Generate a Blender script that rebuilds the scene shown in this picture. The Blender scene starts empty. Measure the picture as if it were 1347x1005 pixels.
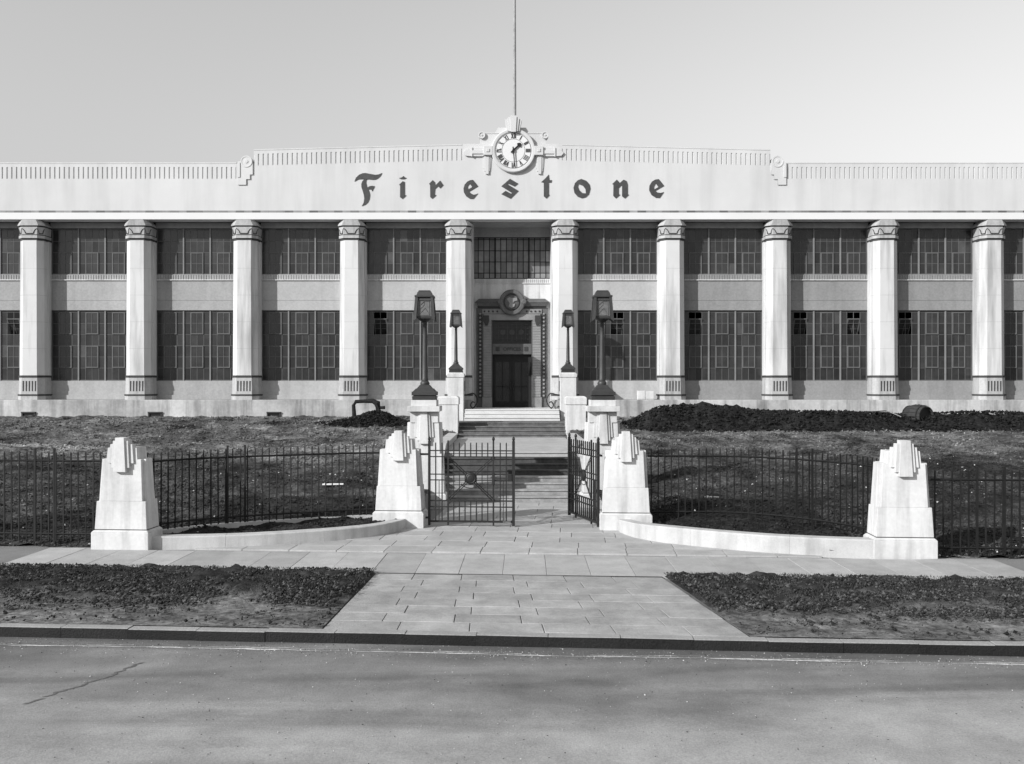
import bpy, bmesh, math, random
import numpy as np
from mathutils import Vector, noise
random.seed(7); rng = np.random.default_rng(7)
S = bpy.context.scene; COL = S.collection
R = math.radians

# ------------------------------------------------------------------ camera, sky, sun, exposure
cam = bpy.data.cameras.new('camera'); camo = bpy.data.objects.new('camera', cam); COL.objects.link(camo)
cam.sensor_width = 36; cam.lens = 1200 / 1347 * 36; cam.shift_y = 3.5 / 1347
cam.clip_start = .1; cam.clip_end = 3000
camo.location = (0, 0, 3.2); camo.rotation_euler = (R(90), 0, 0); S.camera = camo

AZ, EL = 52, 25                       # sun: degrees left of the facade normal, elevation
W = bpy.data.worlds.new('World'); S.world = W; W.use_nodes = True
wn, wl = W.node_tree.nodes, W.node_tree.links
sky = wn.new('ShaderNodeTexSky'); sky.sky_type = 'NISHITA'; sky.sun_disc = False
sky.sun_elevation = R(EL); sky.sun_rotation = R(180 + AZ); sky.dust_density = .5; sky.air_density = 2.0; sky.ozone_density = 1.0
sep = wn.new('ShaderNodeSeparateColor'); mixb = wn.new('ShaderNodeMath'); mixb.operation = 'MULTIPLY_ADD'; mixb.inputs[1].default_value = .75
mulg = wn.new('ShaderNodeMath'); mulg.operation = 'MULTIPLY'; mulg.inputs[1].default_value = .25
wl.new(sky.outputs[0], sep.inputs[0]); wl.new(sep.outputs[1], mulg.inputs[0]); wl.new(sep.outputs[2], mixb.inputs[0]); wl.new(mulg.outputs[0], mixb.inputs[2])
bg = wn['Background']; wl.new(mixb.outputs[0], bg.inputs[0]); bg.inputs[1].default_value = .15   # blue-sensitive plate: sky recorded in grey

sun = bpy.data.lights.new('sun', 'SUN'); sun.energy = 5.0; sun.angle = R(.55); sun.color = (1, 1, 1)
suno = bpy.data.objects.new('sun', sun); COL.objects.link(suno)
sd = Vector((-math.sin(R(AZ)) * math.cos(R(EL)), -math.cos(R(AZ)) * math.cos(R(EL)), math.sin(R(EL))))
suno.rotation_euler = sd.to_track_quat('Z', 'Y').to_euler(); suno.location = (-20, -20, 30)
vs = S.view_settings; vs.view_transform = 'Standard'; vs.look = 'None'; vs.exposure = 0.07; vs.gamma = 1; vs.use_curve_mapping = False

# ------------------------------------------------------------------ materials (all grey: a black and white photograph)
def mat(name, col, var=.12, scale=1.5, rough=.85, fine=.08, fscale=40, bump=0., bscale=60, streak=0., sscale=3., rnd=0., spec=.25, attr=None, metal=0., spots=0., spotscale=4.):
    m = bpy.data.materials.new(name); m.use_nodes = True
    n, l = m.node_tree.nodes, m.node_tree.links
    b = n['Principled BSDF']; b.inputs['Roughness'].default_value = rough; b.inputs['Specular IOR Level'].default_value = spec; b.inputs['Metallic'].default_value = metal
    geo = n.new('ShaderNodeNewGeometry')
    def nz(sc, det=5., vec=None, ro=.6):
        t = n.new('ShaderNodeTexNoise'); t.inputs['Scale'].default_value = sc; t.inputs['Detail'].default_value = det; t.inputs['Roughness'].default_value = ro
        l.new(vec if vec else geo.outputs['Position'], t.inputs['Vector']); return t.outputs['Fac']
    def rng_(src, a, b_, lo=.25, hi=.75):
        t = n.new('ShaderNodeMapRange'); t.inputs['From Min'].default_value = lo; t.inputs['From Max'].default_value = hi
        t.inputs['To Min'].default_value = a; t.inputs['To Max'].default_value = b_; l.new(src, t.inputs['Value']); return t.outputs[0]
    def mul(a, c):
        t = n.new('ShaderNodeMath'); t.operation = 'MULTIPLY'
        l.new(a, t.inputs[0])
        if isinstance(c, float): t.inputs[1].default_value = c
        else: l.new(c, t.inputs[1])
        return t.outputs[0]
    v = rng_(nz(scale), 1 - var, 1 + var)
    if fine: v = mul(v, rng_(nz(fscale, 3.), 1 - fine, 1 + fine))
    if streak:
        mp = n.new('ShaderNodeMapping'); mp.inputs['Scale'].default_value = (sscale, sscale, sscale * .09); l.new(geo.outputs['Position'], mp.inputs['Vector'])
        s1 = rng_(nz(1., 5., mp.outputs[0]), 1., 1 - streak, .47, .68)
        v = mul(v, s1)
    if spots:
        v = mul(v, rng_(nz(spotscale, 8., None, .75), 1 - spots, 1 + spots * .5, .38, .6))
    if rnd:
        oi = n.new('ShaderNodeObjectInfo'); v = mul(v, rng_(oi.outputs['Random'], 1 - rnd, 1 + rnd, 0., 1.))
    if attr:
        a = n.new('ShaderNodeAttribute'); a.attribute_name = attr; v = mul(v, a.outputs['Fac'])
    v = mul(v, float(col))
    l.new(v, b.inputs['Base Color'])
    if bump:
        bp = n.new('ShaderNodeBump'); bp.inputs['Strength'].default_value = bump; bp.inputs['Distance'].default_value = .02
        l.new(nz(bscale, 6.), bp.inputs['Height']); l.new(bp.outputs[0], b.inputs['Normal'])
    return m
M = dict(
    stucco=mat('stucco', .56, .08, .35, fine=.04, streak=.10, sscale=1.3, bump=.15),
    fascia=mat('fascia', .66, .04, .6, fine=.03),
    capital=mat('capital_faience', .40, .12, 2., fine=.12, fscale=12, streak=.3, sscale=4., bump=.2, bscale=30),
    column=mat('column_faience', .58, .10, .5, fine=.03, streak=.42, sscale=2.0, bump=.08),
    spandrel2=mat('spandrel_render_grey', .25, .2, .25, fine=.12, fscale=12, streak=.15, sscale=2., bump=.2, bscale=30), spandrel3=mat('spandrel_render_pale', .40, .15, .25, fine=.1, fscale=12, streak=.15, sscale=2., bump=.2, bscale=30),
    spandrel=mat('spandrel_render', .33, .25, .22, fine=.12, fscale=12, streak=.15, sscale=2., bump=.2, bscale=30),
    stylobate=mat('stylobate_concrete', .40, .38, .5, fine=.12, fscale=9, streak=.5, sscale=2.5, bump=.3, bscale=25),
    white=mat('white_stone', .57, .15, .9, fine=.07, fscale=14, streak=.28, sscale=4., bump=.15, bscale=40),
    lowall=mat('wall_concrete', .46, .2, 1.5, fine=.08, streak=.2, sscale=4., bump=.3, bscale=40),
    tar=mat('tar_seam', .13, .4, 4., fine=.3),
    joint=mat('dark_joint', .05, .2, 2.),
    bar=mat('painted_bar', .115, .2, 2.),
    mullion=mat('white_mullion', .19, .15, 2.),
    darkbar=mat('dark_bar', .02, .2, 2.),
    glass=mat('window_glass', .03, .35, .6, rough=.2, fine=.25, fscale=3., spec=.45, streak=.25, sscale=4., attr='tone'),
    doorglass=mat('door_glass', .018, .3, 2., rough=.2, fine=.3, fscale=8., spec=.4),
    inside=mat('interior', .015, .1, 1.),
    letter=mat('letter_tile', .06, .15, 2., rough=.5, fine=.15, fscale=8.),
    tile=mat('band_tile', .2, .2, 3., rough=.5, rnd=.5),
    surround=mat('faience_surround', .10, .2, 2., rough=.5, fine=.2, fscale=15, bump=.3, bscale=30),
    surlight=mat('faience_light', .22, .2, 2., rough=.5, fine=.1, fscale=20),
    darkrelief=mat('dark_relief', .04, .2, 3., rough=.5),
    bronze=mat('bronze', .032, .25, 6., rough=.5, spec=.5, bump=.2, bscale=50),
    lampglass=mat('lamp_glass', .12, .3, 10., rough=.35, spec=.5),
    iron=mat('wrought_iron', .011, .3, 8., rough=.55, spec=.4),
    fence=mat('fence_iron', .011, .4, 5., rough=.6, spec=.3),
    slab=mat('paving_slab', .37, .12, 1.2, fine=.1, fscale=30, bump=.3, bscale=50, rnd=.1, spots=.12, spotscale=2.5),
    drive=mat('drive_slab', .33, .15, 1.2, fine=.12, fscale=25, bump=.4, bscale=40, rnd=.1, spots=.2, spotscale=2.),
    grit=mat('grit', .20, .2, 1., fine=.2, fscale=60, bump=.5, bscale=90),
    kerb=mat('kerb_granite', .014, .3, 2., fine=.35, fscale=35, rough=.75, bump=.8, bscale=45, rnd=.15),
    kerbtop=mat('kerb_top_lit', .30, .2, 2., fine=.2, fscale=30, bump=.4),  # sunlit look of the kerb tops put into a paler colour
    stepdark=mat('step_dark', .07, .2, 2., fine=.2, fscale=14, bump=.4, bscale=30, spots=.2),  # darker tone for the upper steps of the lower flight
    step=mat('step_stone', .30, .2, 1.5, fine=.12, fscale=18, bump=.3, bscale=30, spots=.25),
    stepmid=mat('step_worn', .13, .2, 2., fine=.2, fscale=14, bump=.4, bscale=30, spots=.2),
    glass2=mat('obscured_glass', .17, .25, 1.2, rough=.3, fine=.2, fscale=4., spec=.35, attr='tone'),
    stepwhite=mat('step_white', .56, .07, 1.5, fine=.05, spots=.06),
    earth=mat('earth', 1., .3, .5, fine=.6, fscale=9, bump=1., bscale=12, attr='tone', rough=.95, spec=.1, spots=.55, spotscale=3.5),
    clod=mat('clod', 1., .3, 2., fine=.3, fscale=20, attr='tone', rough=.95, spec=.1),
    soil=mat('dark_soil', .022, .3, 1.5, fine=.4, fscale=18, bump=.9, bscale=25, rough=.95, spec=.1),
    pebble=mat('pebble', .5, .3, 3.),
    wood=mat('old_wood', .3, .3, 5.), barrel=mat('barrel_wood', .035, .3, 6.),
    paper=mat('white_board', .75, .1, 3.), chalk=mat('chalky_dust', .55, .3, 3., fine=.3, fscale=30, spots=.4, spotscale=8.),
    far=mat('far_ground', .12, .3, .05, fine=.2, fscale=2.),
)
# road: tarmac with pale patches, darker by the kerb, paler away from it
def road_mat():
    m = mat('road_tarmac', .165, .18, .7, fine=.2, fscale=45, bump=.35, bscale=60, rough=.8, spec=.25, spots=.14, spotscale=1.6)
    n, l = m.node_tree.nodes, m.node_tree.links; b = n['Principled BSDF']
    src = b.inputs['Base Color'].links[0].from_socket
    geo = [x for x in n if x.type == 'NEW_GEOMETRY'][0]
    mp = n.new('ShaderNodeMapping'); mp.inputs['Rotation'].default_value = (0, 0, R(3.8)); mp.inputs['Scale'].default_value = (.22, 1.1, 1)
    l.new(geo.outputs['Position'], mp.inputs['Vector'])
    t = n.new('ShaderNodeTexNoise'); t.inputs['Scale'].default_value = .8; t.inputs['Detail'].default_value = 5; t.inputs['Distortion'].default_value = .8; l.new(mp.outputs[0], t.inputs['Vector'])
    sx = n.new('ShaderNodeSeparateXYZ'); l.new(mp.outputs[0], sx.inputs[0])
    # distance from kerb in mapped y (y*1.1): tone gets paler away from the kerb
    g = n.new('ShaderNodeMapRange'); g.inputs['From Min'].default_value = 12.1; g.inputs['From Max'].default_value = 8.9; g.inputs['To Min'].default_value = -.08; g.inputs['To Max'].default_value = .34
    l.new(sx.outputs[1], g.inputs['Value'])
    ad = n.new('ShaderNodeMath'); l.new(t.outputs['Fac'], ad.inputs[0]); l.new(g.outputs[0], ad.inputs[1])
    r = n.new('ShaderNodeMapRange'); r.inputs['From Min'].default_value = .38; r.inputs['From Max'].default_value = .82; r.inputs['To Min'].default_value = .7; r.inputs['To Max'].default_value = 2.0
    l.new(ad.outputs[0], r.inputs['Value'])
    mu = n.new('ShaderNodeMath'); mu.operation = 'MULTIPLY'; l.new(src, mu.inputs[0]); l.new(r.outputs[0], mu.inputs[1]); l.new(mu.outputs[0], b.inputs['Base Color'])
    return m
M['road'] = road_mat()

# ------------------------------------------------------------------ mesh helpers
class MB:
    def __init__(s): s.v = []; s.f = []
    def add(s, vs_, fs):
        o = len(s.v); s.v += [tuple(p) for p in vs_]; s.f += [tuple(o + i for i in f) for f in fs]; return s
    def hexa(s, p): return s.add(p, [(0, 3, 2, 1), (4, 5, 6, 7), (0, 1, 5, 4), (1, 2, 6, 5), (2, 3, 7, 6), (3, 0, 4, 7)])
    def box(s, x0, x1, y0, y1, z0, z1): return s.hexa([(x0, y0, z0), (x1, y0, z0), (x1, y1, z0), (x0, y1, z0), (x0, y0, z1), (x1, y0, z1), (x1, y1, z1), (x0, y1, z1)])
    def frus(s, b, t, z0, z1):   # b,t = (x0,x1,y0,y1)
        return s.hexa([(b[0], b[2], z0), (b[1], b[2], z0), (b[1], b[3], z0), (b[0], b[3], z0), (t[0], t[2], z1), (t[1], t[2], z1), (t[1], t[3], z1), (t[0], t[3], z1)])
    def loft(s, rings, cap=True):
        n = len(rings[0]); o = len(s.v)
        for r in rings: s.v += [tuple(p) for p in r]
        for k in range(len(rings) - 1):
            for i in range(n):
                j = (i + 1) % n; a = o + k * n; s.f.append((a + i, a + j, a + n + j, a + n + i))
        if cap: s.f.append(tuple(o + i for i in reversed(range(n)))); s.f.append(tuple(o + (len(rings) - 1) * n + i for i in range(n)))
        return s
    def lathe(s, prof, n=16, c=(0, 0)):   # prof: (r, z)
        return s.loft([[(c[0] + r * math.cos(2 * math.pi * i / n), c[1] + r * math.sin(2 * math.pi * i / n), z) for i in range(n)] for r, z in prof])
    def lathey(s, prof, n=32, c=(0, 0)):  # axis along y; prof: (r, y); c=(x,z)
        return s.loft([[(c[0] + r * math.cos(2 * math.pi * i / n), y, c[1] - r * math.sin(2 * math.pi * i / n)) for i in range(n)] for r, y in prof])
    def tube(s, pts, r, n=6):
        pts = [Vector(p) for p in pts]; rr = r if isinstance(r, (list, tuple)) else [r] * len(pts); rings = []
        for i, p in enumerate(pts):
            d = (pts[min(i + 1, len(pts) - 1)] - pts[max(i - 1, 0)]).normalized()
            u = d.cross(Vector((0, 0, 1)));
            if u.length < .1: u = d.cross(Vector((0, 1, 0)))
            u.normalize(); w = d.cross(u)
            rings.append([p + (u * math.cos(2 * math.pi * k / n) + w * math.sin(2 * math.pi * k / n)) * rr[i] for k in range(n)])
        return s.loft(rings)
    def prismy(s, poly, y0, y1):          # convex/any polygon in (x,z)
        n = len(poly); o = len(s.v)
        s.v += [(x, y0, z) for x, z in poly] + [(x, y1, z) for x, z in poly]
        s.f += [tuple(o + i for i in range(n)), tuple(o + n + i for i in reversed(range(n)))]
        s.f += [(o + i, o + n + i, o + n + (i + 1) % n, o + (i + 1) % n) for i in range(n)]; return s
    def mesh(s, name, m=None, fix=True):
        me = bpy.data.meshes.new(name); me.from_pydata(s.v, [], s.f)
        if fix:
            b = bmesh.new(); b.from_mesh(me); bmesh.ops.recalc_face_normals(b, faces=b.faces); b.to_mesh(me); b.free()
        if m: me.materials.append(M[m])
        return me
    def build(s, name, m, parent=None, bevel=0, smooth=False, loc=None):
        return link(name, s.mesh(name, m), parent, bevel, smooth, loc)
def link(name, me, parent=None, bevel=0, smooth=False, loc=None, rz=0):
    o = bpy.data.objects.new(name, me); COL.objects.link(o); o.parent = parent
    if loc: o.location = loc
    if rz: o.rotation_euler = (0, 0, rz)
    if bevel:
        md = o.modifiers.new('bevel', 'BEVEL'); md.width = bevel; md.segments = 2; md.limit_method = 'ANGLE'; md.angle_limit = R(35)
    if smooth:
        for p in me.polygons: p.use_smooth = True
        me.set_sharp_from_angle(angle=R(40))
    return o
def tag(o, label=None, cat=None, group=None, kind=None):
    if label: o['label'] = label
    if cat: o['category'] = cat
    if group: o['group'] = group
    if kind: o['kind'] = kind
    return o
def root(name, loc, label, cat, group=None, rz=0):
    o = bpy.data.objects.new(name, None); COL.objects.link(o); o.location = loc; o.rotation_euler = (0, 0, rz); o.empty_display_size = .2
    return tag(o, label, cat, group)
def plate(name, loops, y0, y1, m, parent=None, bevel=0.):   # filled outline with holes in (x,z), thickness y0..y1
    cu = bpy.data.curves.new('c', 'CURVE'); cu.dimensions = '2D'; cu.fill_mode = 'BOTH'; cu.extrude = (y1 - y0) / 2 - bevel; cu.bevel_depth = bevel
    for lp in loops:
        sp = cu.splines.new('POLY'); sp.points.add(len(lp) - 1); sp.use_cyclic_u = True
        for p, (x, z) in zip(sp.points, lp): p.co = (x, z, 0, 1)
    return from_curve(name, cu, y0, y1, m, parent)
def from_curve(name, cu, y0, y1, m, parent):
    o = bpy.data.objects.new('c', cu); COL.objects.link(o); dg = bpy.context.evaluated_depsgraph_get(); dg.update()
    me = bpy.data.meshes.new_from_object(o.evaluated_get(dg)); bpy.data.objects.remove(o); bpy.data.curves.remove(cu)
    co = np.empty(len(me.vertices) * 3); me.vertices.foreach_get('co', co); co = co.reshape(-1, 3)
    co = np.stack([co[:, 0], (y0 + y1) / 2 - co[:, 2], co[:, 1]], 1); me.vertices.foreach_set('co', co.ravel()); me.update()
    me.materials.clear(); me.materials.append(M[m]); me.name = name
    return link(name, me, parent)
TH = -math.atan(.067); CT, ST = math.cos(TH), math.sin(TH); G0 = (0., 20.5)
def Fp(x, y): return (G0[0] + x * CT - y * ST, G0[1] + x * ST + y * CT)       # gate frame -> world
def Fi(X, Y): dx, dy = X - G0[0], Y - G0[1]; return (dx * CT + dy * ST, -dx * ST + dy * CT)
def kerbY(X): return 11.62 - .067 * X
def paveY(X): return 15.36 - .067 * X
def pierY(X): return 17.2 - .067 * X
def fbm(x, y, sc, oct_=4): return noise.fractal((Vector((x * sc, y * sc, 1.7))), 1., 2., oct_)

# ------------------------------------------------------------------ ground: far ground, road, kerb, footway
def structure(o): return tag(o, kind='structure')
structure(MB().add([(-900, -900, -.42), (900, -900, -.42), (900, 900, -.42), (-900, 900, -.42)], [(0, 1, 2, 3)]).build('ground', 'far'))
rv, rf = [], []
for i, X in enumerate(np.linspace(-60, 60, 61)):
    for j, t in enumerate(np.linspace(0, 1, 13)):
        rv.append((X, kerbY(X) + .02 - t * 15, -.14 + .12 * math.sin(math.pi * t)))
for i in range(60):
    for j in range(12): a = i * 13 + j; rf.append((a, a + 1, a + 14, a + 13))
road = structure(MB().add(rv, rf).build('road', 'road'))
# pale dusty line in the channel, a ragged ribbon
def ribbon(x0, x1, off, wid, amp, step=.12, thr=-.35):
    mb = MB(); prev = None; X = x0
    while X < x1:
        w = wid * (.5 + .9 * noise.noise((X * 1.9, off, 0))); c = off + amp * noise.noise((X * .5, off, 3.)) + .02 * noise.noise((X * 4, off, 5.))
        cur = [(X, kerbY(X) - c - max(w, .004), 0), (X, kerbY(X) - c + max(w, .004), 0)]
        cur = [(p[0], p[1], -.14 + .12 * math.sin(math.pi * (kerbY(X) + .02 - p[1]) / 15) + .004) for p in cur]
        if prev and noise.noise((X * .9, off, 9.)) > thr: mb.add(prev + cur[::-1], [(0, 1, 2, 3)])
        prev = cur; X += step
    return mb
tag(ribbon(-14, 14, .37, .026, .05, .05, -.7).build('dust_line', 'chalk', road)); ribbon(-14, 14, .30, .012, .08, .04, thr=-.1).build('dust_line', 'chalk', road)
# crack in the carriageway
cr = MB(); pts = [(-5.0, 9.35), (-4.92, 9.5), (-4.83, 9.8), (-4.72, 9.92), (-4.66, 10.15), (-4.55, 10.3), (-4.5, 10.6), (-4.38, 10.95)]
prev = None
for k in range(60):
    t = k / 59 * (len(pts) - 1); i = min(int(t), len(pts) - 2); a = t - i
    x = pts[i][0] * (1 - a) + pts[i + 1][0] * a; y = pts[i][1] * (1 - a) + pts[i + 1][1] * a + .03 * noise.noise((k * .4, 0, 0)); w = .012 * (1 + noise.noise((k * .35, 4, 0))) + .002
    zz = -.14 + .12 * math.sin(math.pi * (kerbY(x) + .02 - y) / 15) + .004
    w *= 1.5; x += .05 * noise.noise((k * .5, 7, 0)); cur = [(x - w, y, zz), (x + w, y, zz)]
    if prev and noise.noise((k * .23, 2, 0)) > -.3: cr.add(prev + cur[::-1], [(0, 1, 2, 3)])
    prev = cur
cr.build('crack', 'tar', road)
# kerb: single stones
kerb = root('kerb', (0, 0, 0), None, None); structure(kerb)
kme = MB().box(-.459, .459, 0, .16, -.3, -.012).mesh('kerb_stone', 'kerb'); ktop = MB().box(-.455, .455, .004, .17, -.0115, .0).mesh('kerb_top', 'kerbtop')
for i in range(-22, 23):
    X = i * .918 * CT; y = kerbY(X); dz = random.uniform(-.006, .006); ry = random.uniform(-.006, .006)
    o = link('kerb_stone', kme, kerb, .004, loc=(X, y + random.uniform(-.008, .008), dz), rz=TH); p = link('kerb_top', ktop, o, .004)
    o.rotation_euler[1] = ry
# footway base (grit) under and behind the slabs
fv = []
for X in np.linspace(-45, 45, 46): fv += [(X, kerbY(X) + .15, -.03), (X, 25.3 - .067 * X, -.03)]
structure(MB().add(fv, [(2 * i, 2 * i + 2, 2 * i + 3, 2 * i + 1) for i in range(45)]).build('footway', 'grit'))
# pavement of big slabs
def slabs(parent, y0, y1, xs, m, z=0., th=.05, gap=.008, skew=0., tint=True):
    pass
pave = structure(root('pavement', (0, 0, 0), None, None))
def slab_obj(parent, P, m, th=.05, gap=.005):   # P: 4 world xy corners (ccw)
    c = np.mean(P, axis=0); z = random.uniform(-.004, .004); tx, ty = random.uniform(-.003, .003), random.uniform(-.003, .003)
    Q = []
    for p in P:
        d = np.array(p) - c; L = np.linalg.norm(d); Q.append(d * (1 - gap * 1.4 / L))
    mb = MB(); top = [(q[0], q[1], z + tx * q[0] + ty * q[1]) for q in Q]; bot = [(q[0], q[1], -th) for q in Q]
    mb.hexa(bot + top)
    return mb.build('paving_slab', m, parent, .006, loc=(c[0], c[1], 0))
X = -9.1
while X < 8.5:
    w = .745; f0 = lambda x: (x, paveY(x)); f1 = lambda x: (x + .028, pierY(x) + (.12 if abs(x) > 7.9 else 0))
    slab_obj(pave, [f0(X), f0(X + w), f1(X + w), f1(X)], 'slab'); X += w
# driveway apron: courses with staggered joints, flaring towards the road
drv = structure(root('driveway', (0, 0, 0), None, None))
NR = 8
for r in range(NR):
    t0, t1 = r / NR, (r + 1) / NR
    def edge(t, s):   # s=-1..1 across, returns xy
        xl = -2.31 - .17 * t; xr = 2.5 + .52 * t; x = xl + (xr - xl) * (s + 1) / 2
        return (x, (paveY(x) - .035) * (1 - t) + (kerbY(x) + .18) * t)
    cuts = [-1]; s = -1 + (.36 if r % 2 else .27)
    while s < .9: cuts.append(s + random.uniform(-.012, .012)); s += .345
    cuts.append(1)
    for a, b in zip(cuts, cuts[1:]): slab_obj(drv, [edge(t1, a), edge(t1, b), edge(t0, b), edge(t0, a)], 'drive', gap=.0045)
gap_mb = MB()  # flat dark strip: shade of the gap between apron and pavement, painted on
for k in range(12):
    xa, xb = -2.3 + 4.8 * k / 12, -2.3 + 4.8 * (k + 1) / 12; gap_mb.add([(xa, paveY(xa) - .05, .004), (xb, paveY(xb) - .05, .004), (xb, paveY(xb) + .0, .004), (xa, paveY(xa) + .0, .004)], [(0, 1, 2, 3)])
gap_mb.build('gap_shade_strip', 'joint', drv)
# forecourt between the curved walls and path to the steps
CURVE = [(2.34, .25), (2.36, -.3), (2.45, -.75), (2.77, -1.37), (3.51, -2.02), (4.77, -2.68), (5.8, -3.0), (6.98, -3.18)]
def curve_x(y):
    for (x0, y0), (x1, y1) in zip(CURVE, CURVE[1:]):
        if y1 <= y <= y0: return x0 + (x1 - x0) * (y0 - y) / (y0 - y1)
    return 2.34 if y > .25 else 6.9
fore = structure(root('forecourt', (0, 0, 0), None, None))
y = -3.12; r = 0
while y < 4.3:
    d = .62; hw = max(curve_x(y) + .1, 2.0) if y < .3 else 1.95
    if y < -.2: hw = min(hw + .12, 6.0)
    xs = -hw; cuts = [-hw]; s = -hw + (.55 if r % 2 else .95)
    while s < hw - .3: cuts.append(s); s += .93
    cuts.append(hw)
    for a, b in zip(cuts, cuts[1:]): slab_obj(fore, [Fp(a, y), Fp(b, y), Fp(b, y + d), Fp(a, y + d)], 'slab')
    y += d; r += 1

# ------------------------------------------------------------------ terrain: lawns and verges
def set_tone(me, tones):
    a = me.attributes.new('tone', 'FLOAT', 'POINT'); a.data.foreach_set('value', np.asarray(tones, dtype=np.float32))
def lawn_z(X, Y, rough=True):
    lx, ly = Fi(X, Y); z = max(.0, .089 * (Y - 18.4))
    if abs(lx) < 7.4 and ly < .8: z = max(z, .15)
    if rough: z += .05 * fbm(X, Y, .9, 3) + .075 * fbm(X, Y, 2.6, 5)
    return z
def lawn_ok(X, Y):
    lx, ly = Fi(X, Y); ax = abs(lx)
    if Y > 39.07: return False
    if abs(X) < 2.18 and Y > 21.3: return False
    if ly > .55: return True if abs(X) >= 2.18 else False
    if ax < 6.95: return ax > 2.5 and ((ly > .25) or (ax > curve_x(ly) + .17 and ly > -3.1)) and ly > -3.12
    return ly > -2.95
def lawn_tone(X, Y):
    lx, ly = Fi(X, Y); n1 = fbm(X, Y, .35, 3); t = .108 + .055 * n1 + .085 * fbm(X + 40, Y, 1.3, 4)
    up = min(1, max(0, (Y - 26 + 3 * n1) / 4)); t = t * (.5 + .6 * up)
    if abs(lx) < 7.0 and ly < 1.9 + .6 * n1: t = .028                                     # freshly dug bed behind the curved walls
    if X > 2 and Y < 33: t *= .75
    if X < -14.3 + n1 and abs(Y - 30.6 + .12 * (X + 14) + .3 * n1) < .35 + .25 * n1: t = .26          # pale sandy patch
    return max(.02, t)
def grid_surface(name, xs, ys, ok, zf, tf, m):
    idx = {}; vs_, tn, fs = [], [], []
    def vid(i, j):
        k = (i, j)
        if k not in idx:
            X, Y = xs[i], ys[j]; idx[k] = len(vs_); vs_.append((X, Y, zf(X, Y))); tn.append(tf(X, Y))
        return idx[k]
    for i in range(len(xs) - 1):
        for j in range(len(ys) - 1):
            if ok((xs[i] + xs[i + 1]) / 2, (ys[j] + ys[j + 1]) / 2): fs.append((vid(i, j), vid(i + 1, j), vid(i + 1, j + 1), vid(i, j + 1)))
    me = bpy.data.meshes.new(name); me.from_pydata(vs_, [], fs); me.materials.append(M[m]); set_tone(me, tn)
    for p in me.polygons: p.use_smooth = True
    return link(name, me)
ysl = list(np.arange(15.8, 24, .11)) + list(np.arange(24, 39.3, .17))
XE = np.concatenate([np.arange(2.18, 13.5, .11), np.arange(13.5, 24, .2), np.arange(24, 34, .6)])
structure(grid_surface('lawn', -XE[::-1], ysl, lawn_ok, lawn_z, lawn_tone, 'earth')); structure(grid_surface('lawn', XE, ysl, lawn_ok, lawn_z, lawn_tone, 'earth'))
def verge_fun(side):
    def span(X): return kerbY(X) + .165, paveY(X) - .01
    us = np.linspace(0, 1, 60); xs = np.concatenate([np.arange(0, 8.5, .06), np.arange(8.5, 30, .5)])
    vs_, tn, fs = [], [], []
    for X0 in xs:
        for u in us:
            xe = (-2.48 + .17 * u - .02) if side < 0 else (3.02 - .5 * u + .02)
            X = xe + side * X0; a, b = span(X); Y = a + (b - a) * u
            e = min(1, max(0, (u - .30 + .28 * fbm(X, Y, .7, 4)) / .3))
            h = .006 + e * (.05 + .06 * fbm(X, Y, 2.0, 3) + .05 * fbm(X, Y, 5, 4)); h *= min(1, X0 / .12 + .15)
            vs_.append((X, Y, h)); tn.append(max(.018, (.145 * (1 - e) + .034 * e) * (1 + .35 * fbm(X, Y, 1.2, 3))))
    nu = len(us)
    for i in range(len(xs) - 1):
        for j in range(nu - 1): a = i * nu + j; fs.append((a, a + nu, a + nu + 1, a + 1) if side > 0 else (a, a + 1, a + nu + 1, a + nu))
    me = bpy.data.meshes.new('verge'); me.from_pydata(vs_, [], fs); me.materials.append(M['earth']); set_tone(me, tn)
    for p in me.polygons: p.use_smooth = True
    return structure(link('verge', me))
verge_fun(-1); verge_fun(1)

# ------------------------------------------------------------------ factory building
YB = 39.2; RC = .75; BAY = 4.607
fac = root('factory_building', (0, YB, 0), 'long white factory with tall columns, dark windows and a central clock', 'building')
SL = R(0)
HALF = 29.9
# body behind the facade
MB().box(-HALF, HALF, 3.2, 30, .0, 12.2).build('main_block', 'inside', fac)
MB().box(-HALF, HALF, .6, 3.2, 10.75, 12.2).build('roof', 'stylobate', fac)
for sx in (-1, 1): MB().box(*sorted((sx * HALF, sx * (HALF - .4))), .56, 3.2, 1, 10.75).build('end_wall', 'stucco', fac)
for sx in (-1, 1): MB().box(*sorted((sx * 1.99, sx * (HALF - .4))), .8, 3.19, 1.6, 2.54).build('interior_floor', 'inside', fac)
# stylobate with a gap for the entrance
def sty(x0, x1):
    MB().box(x0, x1, -.12, .8, .9, 2.55).build('stylobate', 'stylobate', fac, .02)
sty(-HALF, -1.66); sty(1.66, HALF)
# vents at the foot of the stylobate
for vx in (-20.7, -15.28, -10.2, 15.9):
    v = MB().box(vx - .3, vx + .3, -.20, -.122, 1.98, 2.04).box(vx - .3, vx - .24, -.17, -.122, 1.7, 1.98).box(vx + .24, vx + .3, -.17, -.122, 1.7, 1.98).build('vent', 'darkrelief', fac)
    MB().box(vx - .238, vx + .238, -.13, -.121, 1.7, 1.978).build('grating', 'darkbar', v)
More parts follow.
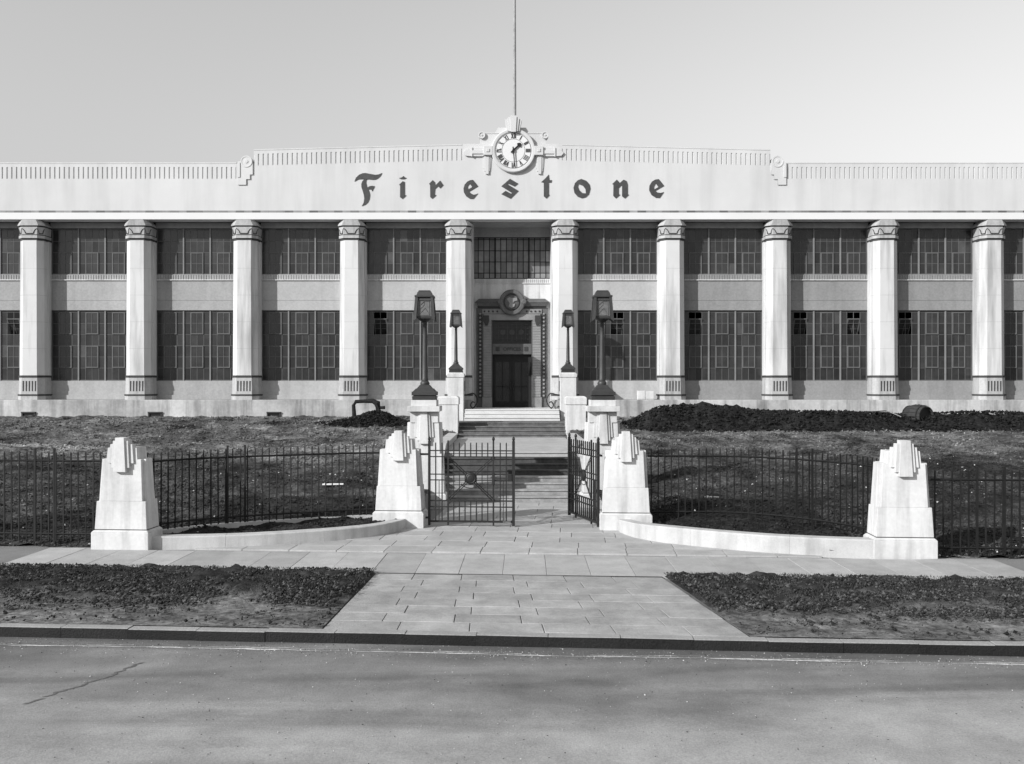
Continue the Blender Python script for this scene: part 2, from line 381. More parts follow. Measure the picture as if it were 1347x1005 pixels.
# columns
CX = [(i - 5.5) * BAY for i in range(12)]
def octa(hw, ch, y0, yb): return [(-hw, yb), (-hw, y0 + ch), (-hw + ch * 1.08, y0), (hw - ch * 1.08, y0), (hw, y0 + ch), (hw, yb)]
def ring(hw, ch, y0, yb, z): return [(x, y, z) for x, y in octa(hw, ch, y0, yb)]
shaft = MB().loft([ring(.54, .21, 0, .5, 3.6), ring(.515, .21, .015, .5, 9.41)]).box(-.565, .565, .5, RC, 3.6, 9.41).mesh('column', 'column')
capm = MB()
for hw, y0, z0, z1, hw2 in ((.56, -.03, 9.50, 9.62, .56), (.54, 0, 9.66, 9.98, .565)): capm.loft([ring(hw, .21, y0, RC, z0), ring(hw2, .21, y0 - (hw2 - hw), RC, z1)])
capm.loft([ring(.60, .2, -.05, RC, 10.04), ring(.60, .2, -.05, RC, 10.08), ring(.42, .12, -.055, RC, 10.288)])
capm = capm.mesh('capital', 'capital')
capd = MB()
for z0, z1, hw in ((9.41, 9.50, .545), (9.62, 9.66, .54), (9.98, 10.04, .545)): capd.loft([ring(hw, .21, .015, RC, z0), ring(hw, .21, .015, RC, z1)])
capd = capd.mesh('groove', 'joint')
# wavy ornament round the capital
wav = MB()
def wave(pa, pb, nw):
    pts_ = []
    for k in range(25):
        t = k / 24; ph = (t * nw) % 1; zz = 9.70 + .2 * max(0, math.cos(2 * math.pi * (t * nw))) ** .7
        pts_.append((pa[0] + (pb[0] - pa[0]) * t, pa[1] + (pb[1] - pa[1]) * t, zz))
    wav.tube(pts_, .018, 4)
o8 = octa(.555, .21, -.02, RC)
wave(o8[1], o8[2], 1); wave(o8[2], o8[3], 1); wave(o8[3], o8[4], 1)
wav = wav.mesh('wave_band', 'joint')
basem = MB().loft([ring(.57, .21, -.02, RC, 2.79), ring(.555, .21, -.01, RC, 3.51)]).loft([ring(.59, .22, -.04, RC, 2.552), ring(.59, .22, -.04, RC, 2.72)]).mesh('column_base', 'capital')
bslot = MB()
for i in range(5): x = -.26 + .13 * i; bslot.box(x - .026, x + .026, -.024, .06, 2.92, 3.36)
bslot = bslot.mesh('slot', 'joint')
bband = MB().loft([ring(.605, .22, -.055, RC, 2.72), ring(.605, .22, -.055, RC, 2.79)]).loft([ring(.57, .21, -.03, RC, 3.51), ring(.57, .21, -.03, RC, 3.6)]).mesh('dark_band', 'joint')
jn = MB()
for zz in (4.75, 5.9, 7.05, 8.2): jn.loft([ring(.5415 - (zz - 3.6) * .0043, .21, .0 + (zz - 3.6) * .00258 - .0015, .49, zz), ring(.5415 - (zz - 3.6) * .0043, .21, .0 + (zz - 3.6) * .00258 - .0015, .49, zz + .008)])
jn = jn.mesh('joint_line', 'spandrel')
for cx in CX:
    c = link('column', shaft, fac, loc=(cx, 0, 0)); 
    for nm, me in (('capital', capm), ('capital_groove', capd), ('wave_band', wav), ('column_base', basem), ('base_slot', bslot), ('base_band', bband), ('joint_line', jn)): link(nm, me, c)
# bays: plinth wall, spandrel, lintel, windows
ZL0, ZL1, ZU0, ZU1 = 3.37, 6.46, 8.03, 10.06
BW = .58   # half column width at the wall
cas_w, PW, PH = .54, 0, .49
def bars(mb, x0, x1, z0, z1, t=.012, y=0., d=.03): mb.box(x0 - t, x1 + t, y, y + d, z0 - t, z1 + t)
def casement_mesh(w, h, nm):
    mb = MB(); t = .022
    mb.box(-w / 2, -w / 2 + 2 * t, -.03, .01, -h, 0).box(w / 2 - 2 * t, w / 2, -.03, .01, -h, 0).box(-w / 2 + 2 * t, w / 2 - 2 * t, -.03, .01, -2 * t, 0).box(-w / 2 + 2 * t, w / 2 - 2 * t, -.03, .01, -h, -h + 2 * t)
    mb.box(-.009, .009, -.025, .008, -h + 2 * t, -2 * t).box(-w / 2 + 2 * t, w / 2 - 2 * t, -.02, .006, -h / 2 - .009, -h / 2 + .009)
    nf = len(mb.f); mb.box(-w / 2 + 2 * t, w / 2 - 2 * t, -.012, -.006, -h + 2 * t, -2 * t)
    me = mb.mesh(nm, 'bar', fix=False); me.materials.append(M['glass'])
    for p in me.polygons: p.material_index = 1 if p.index >= nf else 0
    set_tone(me, [1.15] * len(me.vertices))
    return me
CAS = casement_mesh(.56, .97, 'casement')
OPEN = {(-1, 0, 1): 0, }
def window(x0, x1, z0, z1, rows, casrows, y, opens, glassm='glass', barm='bar', ncol=12, mull=(4, 8), ztop=.08):
    mb = MB(); cw = (x1 - x0) / ncol
    zs = [z1 - ztop - PH * k for k in range(rows + 1)]
    f = .04
    mb.box(x0 - .02, x0 + f, y - .02, y + .03, z0, z1).box(x1 - f, x1 + .02, y - .02, y + .03, z0, z1).box(x0 + f, x1 - f, y - .02, y + .03, z1 - f, z1).box(x0 + f, x1 - f, y - .02, y + .03, z0, z0 + f)
    for c in range(1, ncol):
        if c in mull: continue
        bt = .009 if barm == 'bar' else .017; mb.box(x0 + c * cw - bt, x0 + c * cw + bt, y - .008, y + .012, z0 + f, z1 - f)
    for zz in zs:
        if z0 + .1 < zz < z1 - f - .03: mb.box(x0 + f, x1 - f, y - .0085, y + .0115, zz - (.008 if barm == 'bar' else .016), zz + (.008 if barm == 'bar' else .016))
    wo = mb.build('window', barm, fac)
    for c in mull: MB().box(x0 + c * cw - .03, x0 + c * cw + .03, y - .05, y + .03, z0 + .001, z1 - .001).build('mullion', 'mullion' if barm == 'bar' else barm, wo)
    # panes: each its own slightly tilted sheet
    pm = MB(); lines = [z1] + [zz for zz in zs if z0 + .1 < zz < z1 - .05] + [z0]
    skip = set()
    for (g, cr_) in opens:
        for c in (g * 4 + 1, g * 4 + 2):
            for r_ in (casrows[cr_], casrows[cr_] + 1): skip.add((c, r_ + (1 if ztop > .06 else 0)))
    for c in range(ncol):
        for r_ in range(len(lines) - 1):
            if (c, r_) in skip: continue
            a, b = random.uniform(-.004, .004), random.uniform(-.004, .004); X0, X1, Z1, Z0 = x0 + c * cw, x0 + (c + 1) * cw, lines[r_], lines[r_ + 1]
            pm.add([(X0, y + a + b, Z0), (X1, y - a + b, Z0), (X1, y - a - b, Z1), (X0, y + a - b, Z1)], [(0, 1, 2, 3)])
    pme_ = pm.mesh('pane', glassm, fix=False); set_tone(pme_, np.repeat([random.choice((.75, .85, .95, 1, 1, 1.05, 1.15, 1.3)) if random.random() < .985 else 2.2 for _ in range(len(pm.v) // 4)], 4)); tag(link('pane', pme_, wo), kind='stuff')
    if casrows and barm == 'bar':
        for g in range(3):
            xc = x0 + (g * 4 + 2) * cw
            for ci, r_ in enumerate(casrows):
                o = link('casement', CAS, wo, loc=(xc, y - .012, zs[r_]))
                if (g, ci) in opens:      # hung open on a pivot below the top
                    ang = R(random.uniform(22, 32)); o.rotation_euler = (ang, 0, 0); o.location = (xc, y - .06 - .25 * math.sin(ang) * 0, zs[r_] - .28)
    return wo
WY = RC + .1
opens_by_bay = {0: [(2, 0)], 3: [], 4: [(0, 0)], 6: [(1, 0)], 7: [(0, 0)], 8: [(0, 0), (2, 0)], 9: [(0, 0)]}
for b in range(11):
    x0, x1 = CX[b] + BW - .03, CX[b + 1] - BW + .03; a0, a1 = CX[b] + BW - .06, CX[b + 1] - BW + .06
    sm = 'spandrel3' if b in (3, 4, 6) else 'spandrel2' if b > 6 else 'spandrel'
    if b != 5:
        pl = MB().box(a0, a1, RC, 1.6, 2.551, ZL0).box(a0, a1, RC - .05, RC, 2.551, 2.75).build('plinth_wall', sm, fac, .01)
        sp = MB().box(a0, a1, RC, 1.6, ZL1, 6.87).box(a0, a1, RC + .012, 1.6, 6.87, 6.895).box(a0, a1, RC, 1.6, 6.895, 7.76).build('spandrel', sm, fac)
        MB().box(a0, a1, RC - .06, 1.6, 7.76, 7.80).build('sill', 'white', sp, .008)
        rb = MB().box(a0, a1, RC + .02, 1.6, 7.80, ZU0)
        nrb = 32
        for k in range(nrb): xx = a0 + (a1 - a0) * (k + .5) / nrb; rb.box(xx - .035, xx + .035, RC, RC + .02, 7.80, ZU0 - .02)
        tag(rb.build('ribbed_band', sm, sp), kind='stuff')
        window(x0, x1, ZL0 + .001, ZL1 - .001, 6, [0, 3], WY, opens_by_bay.get(b, []))
        window(x0, x1, ZU0 + .001, ZU1 - .001, 4, [2], WY, [])
        MB().box(a0, a1, RC, 1.6, ZU1, 10.289).build('lintel', 'spandrel', fac)
# parapet
def ztop_f(x):
    ax = abs(x)
    return 12.05 if ax > 11.75 else 12.60 + .29 * (1 - ax / 11.75)
FB, FT, CP = 0, .50, .20
MB().box(-HALF, HALF, -.07, .6, 10.29, 10.58).build('fascia', 'fascia', fac, .01)
MB().box(-HALF, HALF, .0, .6, 10.58, 10.68).build('band_backing', 'joint', fac)
par = MB()
def wallpoly(x0, x1): par.prismy([(x0, 10.68), (x1, 10.68), (x1, ztop_f(x1)), (x0, ztop_f(x0))], 0, .6)
par.prismy([(-HALF, 10.68), (-11.75, 10.68), (-11.75, 12.05), (-HALF, 12.05)], 0, .6)
par.prismy([(-11.75, 10.68), (0, 10.68), (0, 12.89), (-11.75, 12.60)], 0, .6); par.prismy([(0, 10.68), (11.75, 10.68), (11.75, 12.60), (0, 12.89)], 0, .6)
par.prismy([(11.75, 10.68), (HALF, 10.68), (HALF, 12.05), (11.75, 12.05)], 0, .6)
par = par.build('parapet', 'stucco', fac)
tme = MB().box(-.172, .172, -.045, 0, 10.585, 10.675).mesh('tile', 'tile')
for k in range(int(2 * 24 / .352)): link('tile', tme, par, loc=(-24 + k * .352, 0, 0))
cop, flu, rec = MB(), MB(), MB()
def seg(x0, z0, x1, z1):
    rec.prismy([(x0, z0), (x1, z1), (x1, z1 + FT), (x0, z0 + FT)], .03, .6)
    cop.prismy([(x0, z0 + FT), (x1, z1 + FT), (x1, z1 + FT + CP - .05), (x0, z0 + FT + CP - .05)], 0, .6)
    cop.prismy([(x0, z0 + FT + CP - .05), (x1, z1 + FT + CP - .05), (x1, z1 + FT + CP), (x0, z0 + FT + CP)], -.012, .62)
    L = x1 - x0; n_ = int(L / .204)
    for k in range(n_):
        a = x0 + L * (k + .14) / n_; b = x0 + L * (k + .86) / n_; za = z0 + (z1 - z0) * (a - x0) / L; zb = z0 + (z1 - z0) * (b - x0) / L
        flu.prismy([(a, za), (b, zb), (b, zb + FT), (a, za + FT)], 0, .03)
seg(-HALF, 12.05, -11.85, 12.05); seg(-11.1, 12.615, -2.15, 12.60 + .29 * 9.5 / 11.65); seg(2.15, 12.60 + .29 * 9.5 / 11.65, 11.1, 12.615); seg(11.85, 12.05, HALF, 12.05)
MB().prismy([(-2.15, 12.83), (2.15, 12.83), (2.15, 13.55), (-2.15, 13.55)], .003, .6).build('clock_wall', 'stucco', par)
for sx in (-1, 1): MB().prismy([(sx * 11.1, 12.05), (sx * 11.85, 12.05), (sx * 11.85, 12.72), (sx * 11.1, 12.72)], .003, .6).build('end_block', 'stucco', par)
tag(flu.build('fluting', 'stucco', par), kind='stuff'); rec.build('flute_recess', 'stucco', par); cop.build('coping', 'stucco', par)
# scroll brackets at both ends of the raised centre
for sx in (-1, 1):
    def P(pts): return [(sx * (11.65 - x), z) for x, z in pts]
    c0 = (.25, 12.78)
    st = plate('scroll_bracket', [P([(-.12, 12.78), (.52, 12.78), (.52, 12.22), (.40, 12.22), (.40, 12.02), (.24, 12.02), (.24, 11.78), (-.12, 11.78)][::1])], -.05, .0, 'stucco', par)
    MB().lathey([(.25, .55), (.25, -.07), (.20, -.07), (.19, -.056), (.08, -.06), (.07, -.08), (.0001, -.08)], 28, (sx * (11.65 - c0[0]), 12.78)).build('volute', 'stucco', st)
    MB().box(*sorted((sx * (11.65 + .12), sx * (11.65 + .02))), -.08, 0, 12.1, 12.74).build('end_fin', 'stucco', st)
# clock
CZ = 13.23; CXc = .06
clk = MB().lathey([(.94, .0), (.94, -.13), (.91, -.16), (.84, -.16), (.80, -.15), (.78, -.12), (.0001, -.12)], 56, (CXc, CZ)).build('clock', 'stucco', fac, smooth=True)
MB().lathey([(.775, -.119), (.775, -.13), (.0001, -.13)], 48, (CXc, CZ)).build('dial', 'fascia', clk)
rg = MB()
for ro, ri in ((.765, .745), (.50, .485)):
    n_ = 48; rg = MB()
    for i in range(n_):
        a, b = 2 * math.pi * i / n_, 2 * math.pi * (i + 1) / n_
        rg.add([(CXc + r_ * math.cos(t), -.134, CZ + r_ * math.sin(t)) for r_, t in ((ri, a), (ro, a), (ro, b), (ri, b))], [(0, 1, 2, 3)])
    rg.build('dial_ring', 'bronze', clk)
ROM = ['XII', 'I', 'II', 'III', 'IIII', 'V', 'VI', 'VII', 'VIII', 'IX', 'X', 'XI']
for h, rom in enumerate(ROM):
    mb = MB(); wid = {'I': .055, 'V': .12, 'X': .12}; tot = sum(wid[c] for c in rom); x = -tot / 2; ang = -h * math.pi / 6
    def stroke(xa, za, xb, zb, t):
        p = [(xa - t, za), (xa + t, za), (xb + t, zb), (xb - t, zb)]; q = []
        for px, pz in p:
            pz += .625; q.append((CXc + px * math.cos(ang) - pz * math.sin(ang), CZ + px * math.sin(ang) + pz * math.cos(ang)))
        mb.prismy(q, -.15, -.131)
    for c in rom:
        w = wid[c]; xc = x + w / 2
        if c == 'I': stroke(xc, -.1, xc, .1, .016)
        if c == 'V': stroke(xc - .04, .1, xc, -.1, .018); stroke(xc + .04, .1, xc + .004, -.1, .009)
        if c == 'X': stroke(xc - .04, .1, xc + .04, -.1, .018); stroke(xc + .04, .1, xc - .04, -.1, .009)
        x += w
    mb.build('numeral', 'bronze', clk)
def hand(ang, L, w, spade):
    pts_ = [(-.03, -.14), (.03, -.14), (w, .0), (w * .8, L * .62)] + ([(.10, L * .70), (.085, L * .82), (.02, L), (-.02, L), (-.085, L * .82), (-.10, L * .70)] if spade else [(w * .6, L), (-w * .6, L)]) + [(-w * .8, L * .62), (-w, 0)]
    a = -R(ang); q = [(CXc + x * math.cos(a) - z * math.sin(a), CZ + x * math.sin(a) + z * math.cos(a)) for x, z in pts_]
    return plate('hand', [q], -.185 if spade else -.21, -.165 if spade else -.19, 'darkbar', clk)
hand(46, .44, .035, True); hand(175, .68, .025, False)
MB().lathey([(.05, -.13), (.05, -.22), (.0001, -.22)], 12, (CXc, CZ)).build('boss', 'darkbar', clk)
# surround of the clock: arms, pendants, keystone, volutes
sur = MB().prismy([(-1.38, 13.45), (1.45, 13.45), (1.45, 14.02), (.75, 14.02), (.6, 14.26), (-.6, 14.26), (-.75, 14.02), (-1.38, 14.02)], .05, .45).build('clock_surround', 'stucco', fac)
MB().box(-1.33, 1.42, .03, .47, 14.0, 14.04).build('surround_ledge', 'stucco', sur)
for k, (t0, t1, zz, pr) in enumerate(((.36, .26, 14.55, .10), (.25, .18, 14.62, .17), (.14, .10, 14.68, .24))):
    MB().frus((CXc - t1, CXc + t1, -.15 - pr * .6, .3), (CXc - t0, CXc + t0, -.15 - pr * .6, .3), 14.05 - .03 * k, zz).build('keystone', 'stucco', sur)
for sx in (-1, 1):
    X = lambda v: CXc + sx * v
    bx = lambda a, b, *r: (*sorted((X(a), X(b))), *r)
    MB().box(*bx(.90, 1.28, -.17, 0, 13.03, 13.42)).build('bracket_block', 'stucco', sur, .015)
    MB().box(*bx(1.02, 1.16, -.2, -.17, 13.16, 13.30)).build('boss', 'stucco', sur, .02)
    MB().box(*bx(1.28, 1.76, -.08, 0, 13.0, 13.10)).box(*bx(1.28, 1.76, -.12, 0, 13.10, 13.24)).box(*bx(1.28, 1.76, -.08, 0, 13.24, 13.36)).build('arm', 'stucco', sur)
    MB().box(*bx(1.76, 1.80, -.12, 0, 12.98, 13.38)).build('arm_collar', 'stucco', sur)
    plate('arm_tip', [[(X(1.8), 13.0), (X(2.06), 13.02), (X(2.16), 13.14), (X(2.02), 13.28), (X(1.8), 13.34)]], -.08, 0, 'stucco', sur)
    for k, (hw, zb, pr) in enumerate(((.20, 12.48, .025), (.145, 12.36, .05), (.08, 12.24, .075))):
        MB().frus((X(1.13) - hw * .8, X(1.13) + hw * .8, -pr, 0), (X(1.13) - hw, X(1.13) + hw, -pr, 0), zb, 13.03).build('pendant', 'stucco', sur)
    MB().lathey([(.15, .35), (.15, -.05), (.105, -.05), (.095, -.02), (.05, -.02), (.04, -.05), (.0001, -.05)], 24, (X(1.36), 13.92)).build('volute', 'stucco', sur)
# flagpole
fp = root('flagpole', (.11, YB + .2, 14.2), 'tall thin pale flagpole rising above the clock', 'flagpole')
MB().lathe([(.13, 0), (.13, .3), (.075, .34), (.07, 2.5), (.055, 5.5), (.035, 8.6)], 12).build('pole', 'wood', fp, smooth=True)
MB().lathe([(.02, 8.55), (.09, 8.65), (.1, 8.72), (.07, 8.8), (.01, 8.83)], 12).build('finial', 'bronze', fp, smooth=True)
# lettering: nine separate blackletter characters
sign = root('lettering', (0, YB - .002, 11.2), 'dark blackletter name lettering spread across the white parapet under the clock', 'sign')
def LP(ox, sc, pts):   # zoomed outline -> metres on the parapet
    return [((ox + x / sc - 673.5) / 30.6, 3.2 + (506 - (220 + z / sc)) / 30.6 - 11.2) for x, z in pts]
LET = [
 (460, 9.62, [[(62,182),(80,135),(120,97),(165,78),(205,75),(260,86),(325,98),(365,93),(410,75),(392,110),(360,142),(325,158),(280,160),(240,153),(214,158),(208,195),(216,235),(225,262),(248,243),(285,236),(318,242),(300,278),(286,306),(277,285),(255,280),(238,285),(250,315),(258,350),(252,400),(232,445),(200,475),(155,492),(178,450),(186,400),(180,350),(165,300),(150,255),(148,215),(160,180),(185,155),(150,152),(110,155)]]),
 (460, 9.62, [[(625,140),(660,130),(682,112),(698,130),(720,137),(695,152),(650,152)], [(625,225),(672,178),(697,188),(697,355),(718,357),(668,403),(638,380),(640,232)]]),
 (460, 9.62, [[(1005,210),(1052,165),(1078,190),(1085,232),(1145,170),(1185,228),(1145,268),(1120,240),(1082,275),(1075,350),(1097,355),(1045,400),(1020,380),(1018,230)]]),
 (590, 9.62, [[(310,162),(375,242),(262,310),(285,335),(320,350),(350,343),(372,333),(315,402),(270,400),(225,370),(195,320),(190,270),(205,220),(240,182),(275,165)], [(268,208),(300,252),(248,283),(243,245)]]),
 (590, 9.62, [[(778,148),(882,208),(835,245),(760,210),(745,216),(885,300),(785,400),(668,342),(722,300),(790,336),(806,330),(668,243)]]),
 (590, 9.62, [[(1267,95),(1275,165),(1307,165),(1300,195),(1268,195),(1268,345),(1280,352),(1238,397),(1205,370),(1205,195),(1172,190),(1222,145)]]),
 (740, 8.98, [[(222,140),(280,162),(318,205),(328,255),(310,320),(275,355),(228,368),(180,350),(140,305),(128,245),(145,190),(180,155)], [(190,200),(240,220),(270,260),(275,310),(235,308),(195,270),(180,230)]]),
 (740, 8.98, [[(585,200),(640,148),(668,178),(672,190),(720,148),(755,165),(768,205),(768,325),(783,325),(735,370),(702,345),(702,220),(690,218),(662,248),(662,325),(680,325),(630,370),(598,340),(600,205)]]),
 (740, 8.98, [[(1135,142),(1198,220),(1095,280),(1120,300),(1155,305),(1195,295),(1145,365),(1100,362),(1050,330),(1022,275),(1025,220),(1055,170),(1095,147)], [(1100,190),(1130,235),(1080,265),(1078,230)]]),
]
for ox, sc, loops in LET: plate('letter', [LP(ox, sc, l) for l in loops], -.022, 0, 'letter', sign)

# entrance bay (building local coordinates)
a0, a1 = CX[5] + BW - .06, CX[6] - BW + .06
DZ = 2.17
ew = MB().box(a0, a1, RC, 1.6, 7.27 - .05, 7.62).box(a0, -1.56, RC, 1.6, DZ, 7.22).box(1.56, a1, RC, 1.6, DZ, 7.22).build('entrance_wall', 'white', fac); MB().box(-1.56, 1.56, RC + .003, 1.6, 6.5, 7.219).build('wall_panel', 'white', ew)
rb = MB().box(a0, a1, RC + .05, 1.6, 7.66, 7.84)
for k in range(40): xx = a0 + (a1 - a0) * (k + .5) / 40; rb.box(xx - .028, xx + .028, RC, RC + .05, 7.66, 7.82)
tag(rb.build('ribbed_band', 'white', ew), kind='stuff'); MB().box(a0, a1, RC - .05, 1.6, 7.62, 7.66).build('sill', 'white', ew, .006)
for xx in (-1.05, 0, 1.2): MB().box(xx - .006, xx + .006, RC - .002, RC + .05, 7.0, 7.62).build('joint_line', 'spandrel', ew)
ewin = window(a0 + .05, a1 - .05, 7.85, 9.68, 3, None, RC + .2, [], 'glass2', 'darkbar', 14, (4, 10), .1)
elin = MB().box(a0, a1, RC + .05, 1.6, 9.68, 10.12).build('lintel', 'spandrel', fac)
dr = MB()   # faience door surround
SX, ZS = 1.56, 6.55
dr.box(-SX, -.86, RC - .10, 1.5, DZ, ZS).box(.86, SX, RC - .10, 1.5, DZ, ZS).box(-.86, .86, RC - .10, 1.5, 6.0, ZS)
dr = dr.build('door_surround', 'surround', fac, .01)
MB().frus((-1.50, 1.50, RC - .2, RC), (-1.56, 1.56, RC - .28, RC), 6.62, 6.78).frus((-1.62, 1.62, RC - .30, RC), (-1.45, 1.45, RC - .16, RC), 6.78, 6.95).build('door_cornice', 'surround', dr)
MB().box(-1.5, 1.5, RC - .14, RC, ZS, 6.62).build('cornice_band', 'darkrelief', dr)
for sx in (-1, 1):
    bx = lambda a, b, *r: (*sorted((sx * a, sx * b)), *r)
    MB().box(*bx(1.31, 1.47, RC - .13, RC - .1, DZ + .45, 6.28)).build('dark_border', 'darkrelief', dr)
    pil = MB()
    for k in range(30): z = DZ + .5 + k * .114; pil.box(*bx(.90, 1.25, RC - .16, RC - .1, z, z + .104))
    tag(pil.build('tiled_pilaster', 'surlight', dr), kind='stuff')
    MB().box(*bx(.87, 1.3, RC - .19, RC - .1, DZ + .02, DZ + .48)).build('pilaster_foot', 'surlight', dr, .01)
    plate('shield', [[(sx * 1.0, 6.22), (sx * 1.26, 6.22), (sx * 1.26, 5.98), (sx * 1.16, 5.78), (sx * 1.06, 5.78), (sx * 1.0, 5.98)]], RC - .22, RC - .161, 'darkrelief', dr)
    bl = MB()
    for k in range(22): z = DZ + .55 + k * .17; bl.lathey([(.05, RC - .13), (.045, RC - .17), (.0001, RC - .18)], 8, (sx * 1.39, z))
    tag(bl.build('bead', 'surlight', dr), kind='stuff')
fr = MB().box(-1.3, 1.3, RC - .14, RC - .1, 6.30, 6.50).build('frieze', 'surlight', dr)
bd = MB()
for k in range(14):
    xx = -1.2 + k * 2.4 / 13
    if abs(xx) > .55: bd.lathey([(.045, RC - .14), (.04, RC - .165), (.0001, RC - .17)], 8, (xx, 6.40))
tag(bd.build('bead', 'darkrelief', dr), kind='stuff')
MB().box(-1.24, 1.24, RC - .17, RC - .1, 6.02, 6.28).build('architrave', 'surlight', dr, .01)
med = MB().lathey([(.56, RC - .1), (.56, RC - .33), (.52, RC - .37), (.40, RC - .37), (.36, RC - .32), (.36, RC - .27), (.0001, RC - .27)], 40, (0, 6.78)).build('medallion', 'surround', dr, smooth=True)
MB().lathey([(.34, RC - .27), (.31, RC - .32), (.22, RC - .35), (.0001, RC - .36)], 28, (0, 6.78)).build('crest_boss', 'surround', med, smooth=True)
plate('crest', [[(-.22, 6.92), (-.12, 7.0), (.05, 6.95), (.2, 6.98), (.24, 6.86), (.1, 6.82), (.02, 6.7), (.14, 6.72), (.1, 6.6), (-.02, 6.52), (-.14, 6.6), (-.1, 6.74)]], RC - .39, RC - .33, 'surlight', med)
for sx in (-1, 1): MB().lathey([(.12, RC - .2), (.12, RC - .38), (.08, RC - .41), (.0001, RC - .41)], 14, (sx * .52, 6.80)).build('stud', 'surround', med)
# transom, sign panel, doors
tr = MB().box(-.86, .86, RC + .18, RC + .22, 5.0, 6.0).build('transom', 'doorglass', dr)
gr = MB()
for k in range(7): xx = -.6 + k * .2; gr.box(xx - .012, xx + .012, RC + .12, RC + .15, 5.12, 5.88)
for zz in (5.2, 5.42, 5.68, 5.84): gr.box(-.72, .72, RC + .11, RC + .14, zz - .012, zz + .012)
for xx in (-.4, 0, .4): gr.lathey([(.12, RC + .15), (.12, RC + .1), (.09, RC + .1), (.0001, RC + .11)], 14, (xx, 5.5))
gr.build('grille', 'bronze', tr)
pn = MB().box(-.855, .855, RC - .03, RC + .25, 4.53, 4.99).build('name_panel', 'surround', dr, .01)
for sx in (-1, 1): MB().box(sx * .62 - .085, sx * .62 + .085, RC - .05, RC - .03, 4.67, 4.86).build('rosette', 'darkrelief', pn, .02)
tc = bpy.data.curves.new('t', 'FONT'); tc.body = 'OFFICES'; tc.size = .21; tc.align_x = 'CENTER'; tc.extrude = .008; tc.offset = .004
tx = from_curve('panel_lettering', tc, RC - .045, RC - .029, 'darkrelief', pn); tx.location = (0, 0, 4.69)
for sx in (-1, 1):
    bx = lambda a, b, *r: (*sorted((sx * a, sx * b)), *r)
    dd = MB().box(*bx(.005, .12, RC + .14, RC + .2, DZ, 4.53)).box(*bx(.72, .855, RC + .14, RC + .2, DZ, 4.53)).box(*bx(.12, .72, RC + .14, RC + .2, DZ, DZ + .3)).box(*bx(.12, .72, RC + .14, RC + .2, 4.2, 4.53)).build('door', 'darkbar', dr)
    MB().box(*bx(.12, .72, RC + .16, RC + .18, DZ + .3, 4.2)).build('door_pane', 'doorglass', dd)
    MB().box(*bx(.40, .44, RC + .13, RC + .16, DZ + .3, 4.2)).box(*bx(.12, .72, RC + .13, RC + .16, 3.1, 3.14)).build('door_bar', 'darkbar', dd)
    MB().tube([(sx * .07, RC + .14, 3.0), (sx * .07, RC + .06, 3.0), (sx * .07, RC + .06, 3.3), (sx * .07, RC + .14, 3.3)], .014).build('handle', 'bronze', dd)

# the entrance stands in a deep recess: wall, door and window about two metres behind the column fronts
KE = 1.031
for o in (ew, dr, ewin, elin): o.scale = (KE, 1, KE); o.location = (0, 1.25, 3.2 * (1 - KE))
for sx in (-1, 1): MB().box(*sorted((sx * 1.72, sx * 1.98)), RC - .02, 2.2, 2.1, 10.289).build('recess_jamb', 'white', fac)
MB().box(-1.98, 1.98, RC, 2.9, 10.291, 10.7).build('recess_soffit', 'spandrel', fac)

# ------------------------------------------------------------------ entrance steps
stp = root('entrance_steps', (0, 25, 0), 'flights of broad steps climbing from the gates to the entrance door', 'steps')
def step(z0, z1, ya, yb, hw, m):
    o = MB().box(-hw, hw, ya - 25, yb - 25, z0, z1 - .045).build('step', m, stp)
    MB().box(-hw, hw, ya - 25 - .035, yb - 25 - .035 if yb - ya < .5 else yb - 25, z1 - .045, z1 + random.uniform(-.003, .003)).build('tread', m, o, .01)
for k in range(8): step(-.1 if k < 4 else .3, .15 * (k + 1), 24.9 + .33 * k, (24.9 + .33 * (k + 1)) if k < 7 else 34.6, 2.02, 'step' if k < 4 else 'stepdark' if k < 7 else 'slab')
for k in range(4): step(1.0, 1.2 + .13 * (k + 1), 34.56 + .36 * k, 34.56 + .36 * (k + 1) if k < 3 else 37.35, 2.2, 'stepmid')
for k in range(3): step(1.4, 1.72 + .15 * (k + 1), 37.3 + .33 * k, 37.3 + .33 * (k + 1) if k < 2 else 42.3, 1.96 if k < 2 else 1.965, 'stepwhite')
for sx in (-1, 1):
    w = root('side_wall', (sx * 2.17, 25, 0), 'low pale sloping wall along the %s side of the entrance steps, behind the %s' % (('clock-side', '') if 0 else (('left', 'closed gate leaf') if sx < 0 else ('right', 'open gate leaf'))), 'wall')
    MB().hexa([(-.14, -.2, -.1), (.14, -.2, -.1), (.14, 2.5, -.1), (-.14, 2.5, -.1), (-.14, -.2, .3), (.14, -.2, .3), (.14, 2.5, 1.36), (-.14, 2.5, 1.36)]).box(-.14, .14, 2.5, 8.6, -.1, 1.36).build('wall_body', 'lowall', w)
    MB().hexa([(-.18, -.24, .302), (.18, -.24, .302), (.18, 2.5, 1.362), (-.18, 2.5, 1.362), (-.18, -.24, .36), (.18, -.24, .36), (.18, 2.5, 1.42), (-.18, 2.5, 1.42)]).box(-.18, .18, 2.5, 8.6, 1.362, 1.42).build('coping', 'lowall', w)

